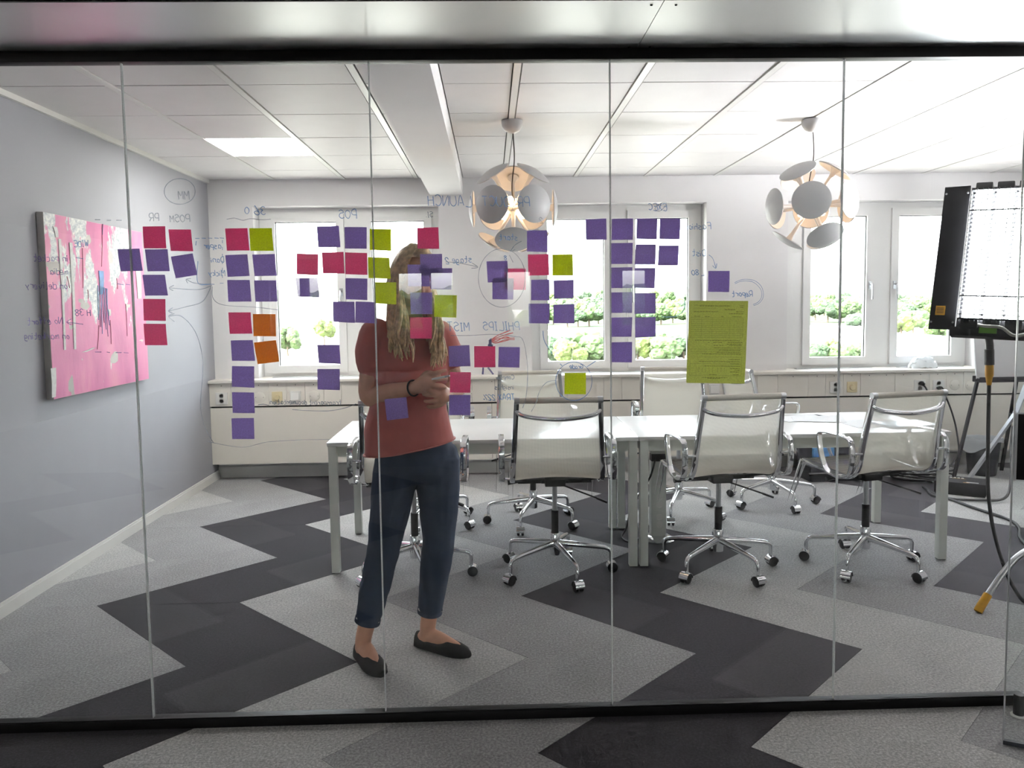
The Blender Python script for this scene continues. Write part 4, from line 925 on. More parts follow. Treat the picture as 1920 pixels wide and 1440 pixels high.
for i, (c, q, where) in enumerate(NOTES):
    P = [at_y(x, y, NY + .0008) for x, y in q]; ctr = (P[0] + P[1] + P[2] + P[3]) / 4
    ov = .0012 * (where.startswith(('over the eyes', 'lower one', 'beside the cheek'))) + .0024 * where.startswith('overlapping two')
    lift = random.uniform(.002, .007); ph = random.uniform(0, 6)
    def nf(u, v, P=P, ctr=ctr, ov=ov, lift=lift, ph=ph):
        a = P[0].lerp(P[1], u); b = P[3].lerp(P[2], u); p = a.lerp(b, v) - ctr
        p.y += ov + lift * v ** 2.2 * (.75 + .25 * math.sin(u * 3 + ph)); return p
    o = MB().grid(nf, 6, 6, (0, .0003, 0)).build('sticky_note', NOTE[c], None, smooth=60)
    o.location = ctr; tag(o, '%s sticky note %s' % (c, where), 'sticky note', 'square sticky notes on the glass wall')
# ---- green form
fq = [(1292.7, 563.7), (1403, 564.3), (1397.3, 719.7), (1287, 718)]
FP = [at_y(x, y, NY + .0008) for x, y in fq]; fc_ = sum(FP, Vector()) / 4
def ff(u, v, dy=0.0):
    a = FP[0].lerp(FP[1], u); b = FP[3].lerp(FP[2], u); p = a.lerp(b, v) - fc_; p.y += .004 * v * v + .003 * u * u * v + dy; return p
fo = MB().grid(ff, 10, 14, (0, .0003, 0)).build('printed_form', paper_mat('green_form_paper', srgb(230, 234, 150), .5), None, smooth=60)
fo.location = fc_; tag(fo, 'yellow-green printed form sheet stuck on the glass beside the window', 'form')
INK = ink_mat('form_ink', srgb(110, 112, 50), .55)
pr = MB()
def rule(u0, u1, v, h=.0022):
    n_ = max(1, int((u1 - u0) / .08)); 
    for k in range(n_):
        a, b = u0 + (u1 - u0) * k / n_, u0 + (u1 - u0) * (k + 1) / n_
        pr.raw([ff(a, v, -.0004), ff(b, v, -.0004), ff(b, v + h, -.0004), ff(a, v + h, -.0004)], [(0, 1, 2, 3)])
def words_line(u0, u1, v, h=.007):
    u = u0
    while u < u1:
        w = random.uniform(.012, .05); rule(u, min(u + w, u1), v, h); u += w + .008
def vrule(u, v0, v1, h=.0022):
    pr.raw([ff(u, v0, -.0004), ff(u + h, v0, -.0004), ff(u + h, v1, -.0004), ff(u, v1, -.0004)], [(0, 1, 2, 3)])
for u0, u1, v in ((.86, .93, .055), (.87, .93, .075), (.18, .42, .06), (.44, .70, .058), (.60, .78, .103), (.80, .93, .128), (.08, .50, .128), (.68, .93, .152), (.09, .19, .185), (.27, .36, .187), (.55, .59, .187), (.74, .90, .187), (.12, .88, .475), (.68, .93, .50), (.52, .58, .50), (.43, .50, .50), (.34, .37, .50), (.66, .93, .52), (.54, .60, .535), (.44, .51, .535), (.70, .92, .535), (.45, .90, .565), (.53, .90, .592), (.50, .90, .62), (.25, .92, .64), (.71, .90, .705), (.20, .90, .732), (.74, .90, .757), (.30, .90, .787), (.74, .90, .815), (.82, .90, .835), (.74, .90, .857), (.79, .89, .89), (.38, .51, .893), (.26, .70, .928), (.36, .58, .937)): words_line(u0, u1, v)
for k in range(11): rule(.04, .93, .205 + k * .0235)
for v in (.055, .09): rule(.08, .46, v)
for v in (.585, .612, .635, .68, .76, .905): rule(.05, .93, v)
for u in (.04, .22, .40, .70, .925): vrule(u, .2, .45)
for u in (.05, .93): vrule(u, .68, .905)
for r in range(3):
    for k in range(8): rule(.20 + k * .058 + (.03 if k > 4 else 0), .212 + k * .058 + (.03 if k > 4 else 0), .815 + r * .021, .006)
po = pr.build('print', INK, fo)

# ================================================================== marker writing on the inside of the glass (mirrored, as seen from the corridor)
INKB = ink_mat('blue_marker', srgb(104, 146, 204), .72)
INKG = ink_mat('grey_marker', srgb(150, 160, 176), .6)
INKD = ink_mat('dark_blue_marker', srgb(48, 42, 130), .98)
INKR = ink_mat('red_marker', srgb(214, 60, 54), .95)
INKV = ink_mat('violet_marker', srgb(124, 110, 178), .65)
# letters as strokes on a 5 x 9 grid: baseline 2, x-height 6, capitals 9, descender 0
G = {'A': ['02 29 42', '14 34'], 'C': ['48 29 07 04 22 43'], 'D': ['02 09', '09 38 45 32 02'], 'E': ['49 09 02 42', '06 36'], 'H': ['02 09', '42 49', '06 46'], 'I': ['12 19', '09 29', '02 22'], 'W': ['09 12 27 32 49'], 'K': ['02 09', '49 05 42'],
     'L': ['09 02 42'], 'M': ['02 09 25 49 42'], 'N': ['02 09 42 49'], 'O': ['29 07 04 22 44 47 29'], 'P': ['02 09 39 47 35 05'], 'R': ['02 09 39 47 35 05', '25 42'], 'S': ['48 29 07 36 44 22 03'], 'T': ['09 49', '29 22'],
     'U': ['09 04 22 44 49'], 'X': ['02 49', '09 42'], 'Q': ['29 07 04 22 44 47 29', '34 52'], 'F': ['49 09 02', '06 36'], 'G': ['48 29 07 04 22 43 45 25'], 'Z': ['09 49 02 42'], 'B': ['02 09 38 26 06', '26 44 32 02'],
     '0': ['29 07 04 22 44 47 29'], '2': ['07 29 47 02 42'], '3': ['08 29 47 26', '26 44 22 03'], '6': ['39 16 03 22 44 25 04'], '8': ['26 08 29 48 26 04 22 44 26'], '%': ['02 49', '08 19 18 08', '33 44 43 33'], '-': ['05 35'], '.': ['02 12'], ':': ['12 13', '15 16'], "'": ['29 28'],
     'a': ['36 16 04 12 33', '36 33 42'], 'b': ['09 02 32 44 35 05'], 'c': ['36 16 04 12 32'], 'd': ['36 06 02 32', '39 32'], 'e': ['04 34 36 16 03 12 32'], 'f': ['39 28 22', '06 36'], 'g': ['36 16 04 13 33', '36 31 10 00'], 'h': ['09 02', '05 26 35 32'], 'i': ['16 12', '18 17'], 'j': ['26 21 10', '28 27'],
     'k': ['09 02', '36 04 32'], 'l': ['19 12 22'], 'm': ['02 06 16 24 22', '24 36 44 42'], 'n': ['02 06', '05 26 35 32'], 'o': ['16 04 12 34 26 16'], 'p': ['00 06 36 34 03'], 'q': ['36 06 03 33', '36 30'], 'r': ['02 06', '05 26 36'], 's': ['36 16 05 34 22 02'], 't': ['19 13 22 32', '06 36'], 'u': ['06 03 12 33', '36 32'],
     'v': ['06 22 46'], 'w': ['06 12 25 32 46'], 'x': ['02 36', '06 32'], 'y': ['06 23', '46 10'], 'z': ['06 36 02 32'], ' ': []}
IY = GY + .00535
def pane_of(x):
    for i in range(5):
        if x < SEAM[i + 1]: return PANES[i]
    return PANES[-1]
def ribbon(mb, pts, w):
    P = [Vector(p) for p in pts]
    if len(P) < 2: return
    vs, fs = [], []
    for i, p in enumerate(P):
        t = (P[min(i + 1, len(P) - 1)] - P[max(i - 1, 0)]); t.y = 0
        if t.length < 1e-7: t = Vector((1, 0, 0))
        t.normalize(); nn = Vector((-t.z, 0, t.x)); ww = w * (.8 + .3 * noise.noise(p * 60))
        vs += [p + nn * ww / 2, p - nn * ww / 2]
    for i in range(len(P) - 1): fs.append((2 * i, 2 * i + 1, 2 * i + 3, 2 * i + 2))
    mb.raw(vs, fs)
def on_glass(pl): return [at_y(x, y, IY) for x, y in pl]
def place_ink(mb, m, name='handwriting'):
    xs_ = [v[0] for v in mb.v]; pane = pane_of(sum(xs_) / len(xs_))
    return mb.build(name, m, pane)
def write(text, px, py, h, m=None, w=.0034, slope=0.0, adv=.78):
    """px,py: picture position of the baseline start; letters run towards smaller px because they are read from inside"""
    mb = MB(); x = px; k = h / 7.0; wob = random.Random(hash(text) % 999 if False else len(text) * 7 + int(px))
    for ch in text:
        sc = k * wob.uniform(.92, 1.08); dy = wob.uniform(-.06, .06) * h; mx = 0
        for st in G.get(ch, []):
            pts = []
            for tok in st.split():
                gx_, gy_ = int(tok[0]), int(tok[1]) - 2; mx = max(mx, gx_)
                X_ = x - gx_ * sc * .95 - gy_ * sc * .10 + wob.uniform(-.12, .12) * sc; Y_ = py + slope * (px - x) - gy_ * sc + dy + wob.uniform(-.15, .15) * sc
                pts.append((X_, Y_))
            P = on_glass(pts); ribbon(mb, catmull(P, 4) if len(P) > 2 else P, w)
        x -= (mx * .95 + 1.3) * sc if ch != ' ' else 3 * sc
    return place_ink(mb, m or INKB)
def draw(lines, m=None, w=.0028, closed=False, k=6, name='marker_line'):
    mb = MB()
    for pl in lines: P = on_glass(pl); ribbon(mb, catmull(P, k, closed) if len(P) > 2 else P, w)
    return place_ink(mb, m or INKG, name)
def circle_pts(cx_, cy_, rx, ry, n_=20, a0=0, a1=2 * PI): return [(cx_ + rx * math.cos(a0 + (a1 - a0) * i / n_), cy_ + ry * math.sin(a0 + (a1 - a0) * i / n_)) for i in range(n_ + 1)]
write('PRODUCT', 993, 387, 18); write('LAUNCH', 884, 386, 19)
write('36', 498, 403, 17); write('0', 467, 402, 14); write('POS', 669, 410, 17)
write('MM', 355, 373, 15, INKG); write('POSM', 356, 416, 13, INKG); write('PR', 298, 414, 13, INKG)
write('EXEC', 1250, 394, 13); write('52.', 1020, 418, 12, INKG); write('SI.', 812, 407, 10, INKG)
write('start', 970, 450, 11); write('stage 2', 884, 492, 12, slope=.05); write('8', 950, 487, 8)
write('PHILIPS', 974, 619, 15); write('MIST', 880, 620, 16)
write('Jasper', 417, 466, 11); write('Dani', 420, 492, 11); write('Micky', 422, 517, 11)
write('in packet', 128, 490, 13, INKV, slope=-.01); write('media', 127, 514, 12, INKV); write('on delivery', 126, 541, 13, INKV)
write('WIDE', 166, 462, 11); write('H 38', 170, 592, 12, INKV)
write('No effort', 118, 608, 13, INKV, slope=.01); write('on marketing', 130, 636, 12, INKV)
write('Fashion', 1333, 430, 12); write('Dist', 1323, 480, 12); write('80', 1310, 516, 10); write('Report', 1411, 556, 11)
write('Grade', 1093, 691, 8); write('Complex', 964, 711, 8, INKG); write('insights', 964, 730, 9, INKG); write('TRAX 22%', 965, 750, 11)
write('transparent documentation', 640, 759, 9, INKG, slope=-.01)
draw([circle_pts(337, 359, 29, 24)]); draw([circle_pts(941, 521, 44, 55)]); draw([circle_pts(1076, 715, 34, 36)], INKB)
draw([[(425, 411), (440, 409), (455, 413), (470, 410), (490, 412), (508, 411)]])
dsh = [[(x, 447 - (x - 366) * .02), (x + 8, 447)] for x in (366, 378, 390, 402, 412)] + [[(417, 450 + k * 13), (417, 456 + k * 13)] for k in range(6)] + [[(368, 452), (367, 460)], [(371, 490), (371, 530), (395, 533)], [(378, 533), (402, 533)], [(412, 531), (419, 531)]]
draw(dsh, INKB)
draw([[(398, 535), (372, 543), (318, 540)], [(326, 535), (317, 540), (325, 545)], [(396, 537), (380, 565), (350, 575), (317, 583)], [(324, 577), (316, 583), (323, 587)], [(398, 537), (400, 560), (420, 572), (478, 576), (530, 582)], [(317, 593), (340, 593), (365, 620), (378, 660), (380, 700), (376, 760), (384, 800), (400, 830)], [(327, 588), (316, 593), (327, 603)], [(383, 533), (362, 530), (350, 524)], [(358, 522), (349, 524), (352, 531)]])
draw([[(835, 491), (860, 493), (894, 500)], [(885, 493), (896, 501), (884, 503)]])
draw([[(978, 452), (965, 460), (958, 470)], [(963, 463), (957, 471), (966, 468)], [(955, 478), (962, 492)]])
draw([[(845, 629), (880, 629), (925, 627), (965, 631), (980, 637), (988, 675), (989, 710), (986, 745), (980, 765)]])
draw([[(1043, 713), (1025, 717), (1012, 733), (1005, 755), (996, 772)]])
draw([[(1018, 620), (1021, 640), (1036, 664)], [(1050, 682), (1054, 686)], [(1100, 688), (1117, 677)]], INKB, .004)
draw([[(1329, 478), (1336, 484), (1341, 498), (1342, 503)], [(1336, 498), (1342, 503), (1344, 494)], [(1315, 517), (1321, 516)]], INKB)
draw([[(1378, 532), (1392, 527), (1412, 529), (1426, 542), (1428, 556), (1422, 566), (1412, 571)], [(1377, 530), (1393, 524), (1414, 526), (1428, 538), (1431, 556), (1424, 568), (1413, 573)]], INKB, .002)
draw([[(1283, 562), (1284, 575), (1276, 588), (1262, 594), (1240, 594)]], INKB, .004)
draw([[(1250, 380), (1246, 388), (1236, 396), (1228, 391), (1240, 381), (1250, 380)]])
draw([[(156, 485 + .0), (142, 483)], [(220, 532), (232, 534)], [(236, 533), (244, 534)], [(193, 420), (192, 440)]], INKB)
draw([[(156, 608), (126, 604)], [(134, 598), (125, 604), (134, 609)], [(178, 660), (190, 660)], [(200, 660), (206, 661)], [(217, 661), (228, 661)], [(232, 661), (241, 662)]], INKV)
draw([[(178, 412), (188, 412)], [(200, 413), (208, 413)], [(218, 413), (228, 413)]])
draw([[(548, 768), (580, 770), (620, 770), (650, 764), (668, 757)]]); draw([[(390, 828), (430, 836), (462, 838), (500, 829), (560, 825), (620, 824)]], INKG, .002)
draw([[(484, 759), (494, 758), (504, 760)]])
# the little drawn figure: stick legs, head, flying red hair
draw([[(906, 689), (905, 702)], [(915, 689), (925, 702)]], INKD, .007); draw([[(919, 648), (919, 637)]], INKD, .011); draw([[(915, 647), (924, 648)]], INKD, .008)
draw([[(917, 640), (921, 636), (920, 641), (917, 640)]], INKD, .008)
draw([[(921, 637), (933, 629), (945, 624), (957, 619)], [(921, 637), (935, 632), (950, 627), (962, 624)], [(921, 639), (936, 635), (950, 634), (965, 634)], [(921, 640), (930, 643), (948, 637), (965, 637)], [(922, 637), (930, 640), (945, 632), (955, 633)], [(922, 639), (928, 643), (940, 641), (955, 637)]], INKR, .0042)
# ================================================================== the standing person
SKIN = mat('skin', srgb(220, 164, 136), .5, vary=.06, scale=30, bump=.05, bscale=300)
SHIRT = mat('rust_red_blouse_cloth', srgb(198, 106, 98), .75, vary=.05, scale=14, bump=.25, bscale=500, sheen=.2)
NAVY = mat('navy_trouser_cloth', srgb(46, 60, 84), .8, vary=.08, scale=18, bump=.25, bscale=700)
SHOE = mat('black_suede', srgb(20, 19, 21), .75, vary=.2, scale=60, bump=.2, bscale=600)
HAIR = mat('blonde_hair', srgb(222, 188, 142), .42, vary=.45, scale=45)
def blob(mb, name, m, parent, voxel, smooth_it=4, smooth_f=.5, disp=None):
    me = mb.mesh(name + '_src'); o = bpy.data.objects.new(name + '_src', me); COL.objects.link(o)
    r = o.modifiers.new('r', 'REMESH'); r.mode = 'VOXEL'; r.voxel_size = voxel
    s = o.modifiers.new('s', 'SMOOTH'); s.factor = smooth_f; s.iterations = smooth_it
    dg = bpy.context.evaluated_depsgraph_get(); dg.update()
    nm = bpy.data.meshes.new_from_object(o.evaluated_get(dg)); bpy.data.objects.remove(o)
    nm.name = name
    if disp:
        nm.update(); nor = [v.normal.copy() for v in nm.vertices]
        for v, n_ in zip(nm.vertices, nor): v.co += n_ * disp(v.co)
    nm.polygons.foreach_set('use_smooth', [True] * len(nm.polygons))
    nm.materials.clear(); nm.materials.append(m)
    ob = bpy.data.objects.new(name, nm); COL.objects.link(ob); ob.parent = parent; ob.matrix_parent_inverse = PINV
    return ob
def ell(mb, c, r, rot=None, n=16):
    c = Vector(c); vs, fs = [], []
    for j in range(1, n // 2):
        t = PI * j / (n // 2)
        for k in range(n):
            a = 2 * PI * k / n; v = Vector((r[0] * math.sin(t) * math.cos(a), r[1] * math.sin(t) * math.sin(a), r[2] * math.cos(t)))
            vs.append(c + (rot @ v if rot else v))
    top, bot = len(vs), len(vs) + 1; z = Vector((0, 0, r[2])); vs += [c + (rot @ z if rot else z), c - (rot @ z if rot else z)]
    R_ = n // 2 - 1
    for j in range(R_ - 1):
        for k in range(n): fs.append((j * n + k, j * n + (k + 1) % n, (j + 1) * n + (k + 1) % n, (j + 1) * n + k))
    for k in range(n): fs.append((top, (k + 1) % n, k)); fs.append((bot, (R_ - 1) * n + k, (R_ - 1) * n + (k + 1) % n))
    mb.raw(vs, fs); return mb
def limb(mb, pts, rad, n=14, k=5):
    P = catmull(pts, k); m_ = len(pts) - 1; rr = []
    for i in range(len(P)):
        f = i / k; j = min(int(f), m_ - 1); rr.append(rad[j] + (rad[j + 1] - rad[j]) * (f - j))
    mb.tube(P, rr, n)
    for q, r in ((P[0], rr[0]), (P[-1], rr[-1])): ell(mb, q, (r * .98, r * .98, r * .98), None, 12)
    return mb
def rings(mb, rows, n=28, k=4):
    """rows: (centre, half-width vector, half-depth vector, squareness)"""
    C = catmull([r[0] for r in rows], k); U = catmull([r[1] for r in rows], k); V = catmull([r[2] for r in rows], k); vs, fs = [], []
    for c, u, v in zip(C, U, V):
        for i in range(n):
            a = 2 * PI * i / n; ca, sa = math.cos(a), math.sin(a); e = .86
            vs.append(c + u * math.copysign(abs(ca) ** e, ca) + v * math.copysign(abs(sa) ** e, sa))
    N = len(C)
    for j in range(N - 1):
        for i in range(n): fs.append((j * n + i, j * n + (i + 1) % n, (j + 1) * n + (i + 1) % n, (j + 1) * n + i))
    fs += [tuple(range(n - 1, -1, -1)), tuple(range((N - 1) * n, N * n))]
    return mb.raw(vs, fs)
J = at_y
PB_ = Vector((-.35, 3.22, 0)); PINV = Matrix.Translation(-PB_)
PS = empty('person', PB_, 0, 'standing person in a rust-red blouse, navy trousers and black flats, hands clasped', 'person')
facing = Vector((.38, -.92, 0)).normalized(); sidev = Vector((facing.y, -facing.x, 0)) * -1       # sidev: towards image right
if sidev.x < 0: sidev = -sidev
# joints
head = J(777, 520, 3.17); chin = J(784, 566, 3.12); neck = J(770, 592, 3.235); chest = J(764, 668, 3.235)
shR, shL = J(700, 628, 3.18), J(828, 630, 3.30)
elR, wrR = J(692, 742, 3.20), J(779, 727, 3.02)
elL, wrL = J(853, 728, 3.27), J(838, 738, 3.10)
pel = J(784, 850, 3.26); hipR, hipL = J(744, 872, 3.24), J(822, 868, 3.28)
knR, knL = J(720, 1028, 3.20), J(822, 1018, 3.25)
anR, anL = at_z(687, 1218, .0), at_z(806, 1205, .0)
anR = Vector((-.553, 3.215, .085)); anL = Vector((-.292, 3.315, .085))
toeR = at_z(716, 1264, .012); toeL = at_z(880, 1227, .012); toeR.z = .028; toeL.z = .028
# ---- body: one continuous skin surface
body = MB()
hq = Euler((math.radians(14), math.radians(6), math.radians(26))).to_matrix()
def hp(x, y, z): return head + hq @ Vector((x, y, z))
ell(body, hp(0, .012, .028), (.074, .092, .085), hq, 24)           # skull
ell(body, hp(0, -.022, -.035), (.060, .068, .082), hq, 24)         # face
ell(body, hp(0, -.062, -.098), (.026, .022, .020), hq, 14)         # chin
for s in (-1, 1):
    ell(body, hp(s * .034, -.068, -.038), (.022, .018, .020), hq, 12)   # cheeks
    ell(body, hp(s * .074, .012, -.020), (.008, .018, .030), hq, 12)    # ears
    ell(body, hp(s * .028, -.080, .016), (.024, .010, .008), hq, 12)    # brows
limb(body, [hp(0, -.084, .008), hp(0, -.098, -.022), hp(0, -.103, -.032)], [.008, .011, .013], 10)    # nose
limb(body, [hp(-.020, -.084, -.063), hp(0, -.091, -.062), hp(.020, -.084, -.063)], [.005, .007, .005], 8)   # lips
limb(body, [hp(0, .02, -.06), neck, neck.lerp(chest, .35)], [.052, .050, .06])
limb(body, [chest + Vector((0, 0, .06)), chest, chest.lerp(pel, .5), pel], [.09, .10, .085, .08])
limb(body, [shR, chest + Vector((0, 0, .07)), shL], [.05, .055, .05])
limb(body, [shR, shR.lerp(elR, .5), elR, elR.lerp(wrR, .35), wrR], [.047, .045, .040, .039, .0255])
limb(body, [shL, shL.lerp(elL, .5), elL, elL.lerp(wrL, .35), wrL], [.047, .045, .040, .038, .0255])
for hip, kn, an in ((hipR, knR, anR), (hipL, knL, anL)):
    limb(body, [pel + (hip - pel) * .6, hip + (kn - hip) * .3, kn, kn.lerp(an, .35), kn.lerp(an, .8), an, an - Vector((0, 0, .045))], [.085, .07, .048, .046, .036, .034, .034])
for an, toe in ((anR, toeR), (anL, toeL)):
    d_ = (toe - an); d_.z = 0; L_ = d_.length; d_.normalize()
    limb(body, [an - d_ * .025 - Vector((0, 0, .045)), an + d_ * .04 - Vector((0, 0, .035)), an + d_ * L_ * .6 - Vector((0, 0, .052)), an + d_ * (L_ - .035) - Vector((0, 0, .06))], [.030, .033, .026, .017])
# hands: palm plus five fingers each, the far hand folded over the near fist
def hand(wr, knuck, fdirs, thumb, pr):
    limb(body, [wr, wr.lerp(knuck, .5), knuck], [.026, .031, .028], 12)
    side = fdirs['side']
    ell(body, wr.lerp(knuck, .62), (.034, .024, .030), None, 14)
    for i, f in enumerate(fdirs['f']):
        b0 = knuck + side * (.0195 * (1.5 - i)); pts = [b0 - (knuck - wr).normalized() * .02, b0]
        for dv in f: pts.append(pts[-1] + Vector(dv))
        limb(body, pts, [.0095, .0098, .0092, .0085, .0072][:len(pts)], 10, 4)
    limb(body, thumb, [.0125, .0115, .0105, .0085], 10, 4)
knR_ = J(802, 716, 2.985)
fR = [[(.026, -.012, .006), (.024, .010, .006), (.014, .012, .002)], [(.030, -.012, .000), (.026, .014, .002), (.014, .014, -.002)], [(.028, -.010, -.006), (.025, .014, -.004), (.013, .014, -.004)], [(.022, -.006, -.010), (.020, .012, -.008), (.011, .011, -.005)]]
hand(wrR, knR_, {'side': Vector((.15, -.15, .97)).normalized(), 'f': fR}, [wrR.lerp(knR_, .35) + Vector((0, .01, .018)), wrR.lerp(knR_, .9) + Vector((.0, .014, .034)), knR_ + Vector((.020, .006, .030)), knR_ + Vector((.042, .0, .026))], 1)
knL_ = J(828, 744, 3.015)
fL = [[(-.024, -.020, .004), (-.026, .008, .002), (-.014, .014, 0)], [(-.027, -.020, .000), (-.028, .010, .0), (-.014, .015, 0)], [(-.026, -.018, -.004), (-.026, .010, -.002), (-.013, .014, 0)], [(-.022, -.012, -.006), (-.021, .010, -.003), (-.011, .012, 0)]]
hand(wrL, knL_, {'side': Vector((.0, -.1, .99)).normalized(), 'f': fL}, [wrL.lerp(knL_, .3) + Vector((0, 0, .02)), knL_ + Vector((.004, .0, .040)), knL_ + Vector((-.016, -.012, .046)), knL_ + Vector((-.040, -.014, .044))], 1)
BODY = blob(body, 'body', SKIN, PS, .0042, 3, .5)
EYE_W = mat('eye_white', srgb(226, 222, 216), .2, vary=.01); IRIS = mat('iris_blue', srgb(84, 104, 120), .2, vary=.1); LIP = mat('lip', srgb(168, 92, 88), .4, vary=.04)
def pb(mb, name, m, par, smooth=60):
    o = mb.build(name, m, par, smooth=smooth)
    if par is PS: o.matrix_parent_inverse = PINV
    return o
for s in (-1, 1):
    e_ = pb(ell(MB(), hp(s * .030, -.078, -.002), (.0135, .010, .0085), hq, 14), 'eye', EYE_W, PS)
    pb(ell(MB(), hp(s * .030, -.0862, -.004), (.005, .0028, .005), hq, 10), 'iris', IRIS, e_)
    pb(MB().tube(catmull([hp(s * .012, -.0900, .020), hp(s * .030, -.0905, .026), hp(s * .048, -.080, .020)], 5), .0035, 6), 'eyebrow', mat('eyebrow', srgb(140, 108, 76), .7), PS)
pb(MB().tube(catmull([hp(-.021, -.0895, -.0635), hp(-.008, -.0985, -.061), hp(0, -.0975, -.062), hp(.008, -.0985, -.061), hp(.021, -.0895, -.0635)], 4), .0038, 8), 'lips', LIP, PS)
# ---- blouse
bl = MB(); up = Vector((0, 0, 1))
def row(px0, px1, py, yc, dep, tw=.38):
    a, b_ = J(px0, py, yc), J(px1, py, yc); c = (a + b_) / 2; w = (b_ - a).length / 2
    u = Vector((math.cos(tw), math.sin(tw), 0)) * (w / max(.6, math.cos(tw) * .98)); v = Vector((-math.sin(tw), math.cos(tw), 0)) * dep
    return (c, u * .93, v)
hem_row = row(681, 855, 836, 3.245, .125, .22); hem_row = (hem_row[0] + Vector((0, 0, -.005)), hem_row[1] + Vector((0, 0, .028)), hem_row[2])
rings(bl, [row(742, 796, 594, 3.235, .055, .3), row(716, 820, 606, 3.235, .075, .35), row(694, 836, 630, 3.235, .095), row(698, 838, 670, 3.235, .112), row(700, 838, 715, 3.235, .120), row(692, 838, 760, 3.24, .118, .30), row(683, 846, 800, 3.245, .120, .26), hem_row])
limb(bl, [shR + Vector((.01, 0, .005)), shR.lerp(elR, .28), shR.lerp(elR, .46)], [.066, .068, .064])
limb(bl, [shL - Vector((.01, 0, -.005)), shL.lerp(elL, .28), shL.lerp(elL, .46)], [.064, .066, .062])
for s, sh in ((0, neck + Vector((0, 0, -.03))),): ell(bl, sh, (.075, .065, .04), None, 14)
def wrinkle(co):
    return .0045 * noise.noise(Vector((co.x * 9 + co.z * 6, co.y * 9, co.z * 12))) + .0022 * noise.noise(Vector((co.x * 26 - co.z * 14, co.y * 20, co.z * 22)))
BL = blob(bl, 'blouse', SHIRT, PS, .0065, 4, .5, wrinkle)
pb(MB().band([hem_row[0] + hem_row[1] * math.cos(a) * 1.005 + hem_row[2] * math.sin(a) * 1.005 + Vector((0, 0, .003)) for a in [2 * PI * i / 48 for i in range(48)]], .0035, .010, (0, 0, 1), True), 'hem_stitch', SHIRT, BL)
# ---- trousers
tr_ = MB()
rings(tr_, [row(716, 842, 822, 3.25, .090, .2), row(706, 853, 850, 3.255, .104, .2), row(702, 858, 875, 3.26, .110, .2), row(708, 856, 900, 3.26, .095, .2)])
for hip, kn, an, w in ((hipR, knR, anR, 1.0), (hipL, knL, anL, 1.0)):
    hem_ = kn.lerp(an, .74)
    limb(tr_, [hip + Vector((0, 0, .02)), hip.lerp(kn, .35), hip.lerp(kn, .75), kn, kn.lerp(an, .3), kn.lerp(an, .55), hem_], [.092, .090, .076, .068, .065, .059, .0535], 18)
def wr2(co):
    return .0035 * noise.noise(Vector((co.x * 14, co.y * 14, co.z * 10 + co.x * 8))) + .002 * noise.noise(Vector((co.x * 30, co.y * 30, co.z * 26)))
# trim the rounded ends so the hems sit flat
TRO = blob(tr_, 'trousers', NAVY, PS, .0062, 3, .5, wr2)
for kn, an in ((knR, anR), (knL, anL)):
    hem_ = kn.lerp(an, .74); dn = (an - kn).normalized(); zz = hem_ + dn * .050
    bmh = bmesh.new(); bmh.from_mesh(TRO.data)
    near = [v for v in bmh.verts if (v.co - hem_).length < .10]
    geom = near + [e for e in bmh.edges if all((v.co - hem_).length < .10 for v in e.verts)] + [f for f in bmh.faces if all((v.co - hem_).length < .10 for v in f.verts)]
    bmesh.ops.bisect_plane(bmh, geom=geom, plane_co=hem_ + dn * .022, plane_no=dn, clear_outer=True)
    bmh.to_mesh(TRO.data); bmh.free()
    pb(MB().tube([hem_ + dn * .010, hem_ + dn * .028], 0.0540, 24, caps=False), 'trouser_hem', NAVY, TRO)
cr = J(782, 905, 3.15)
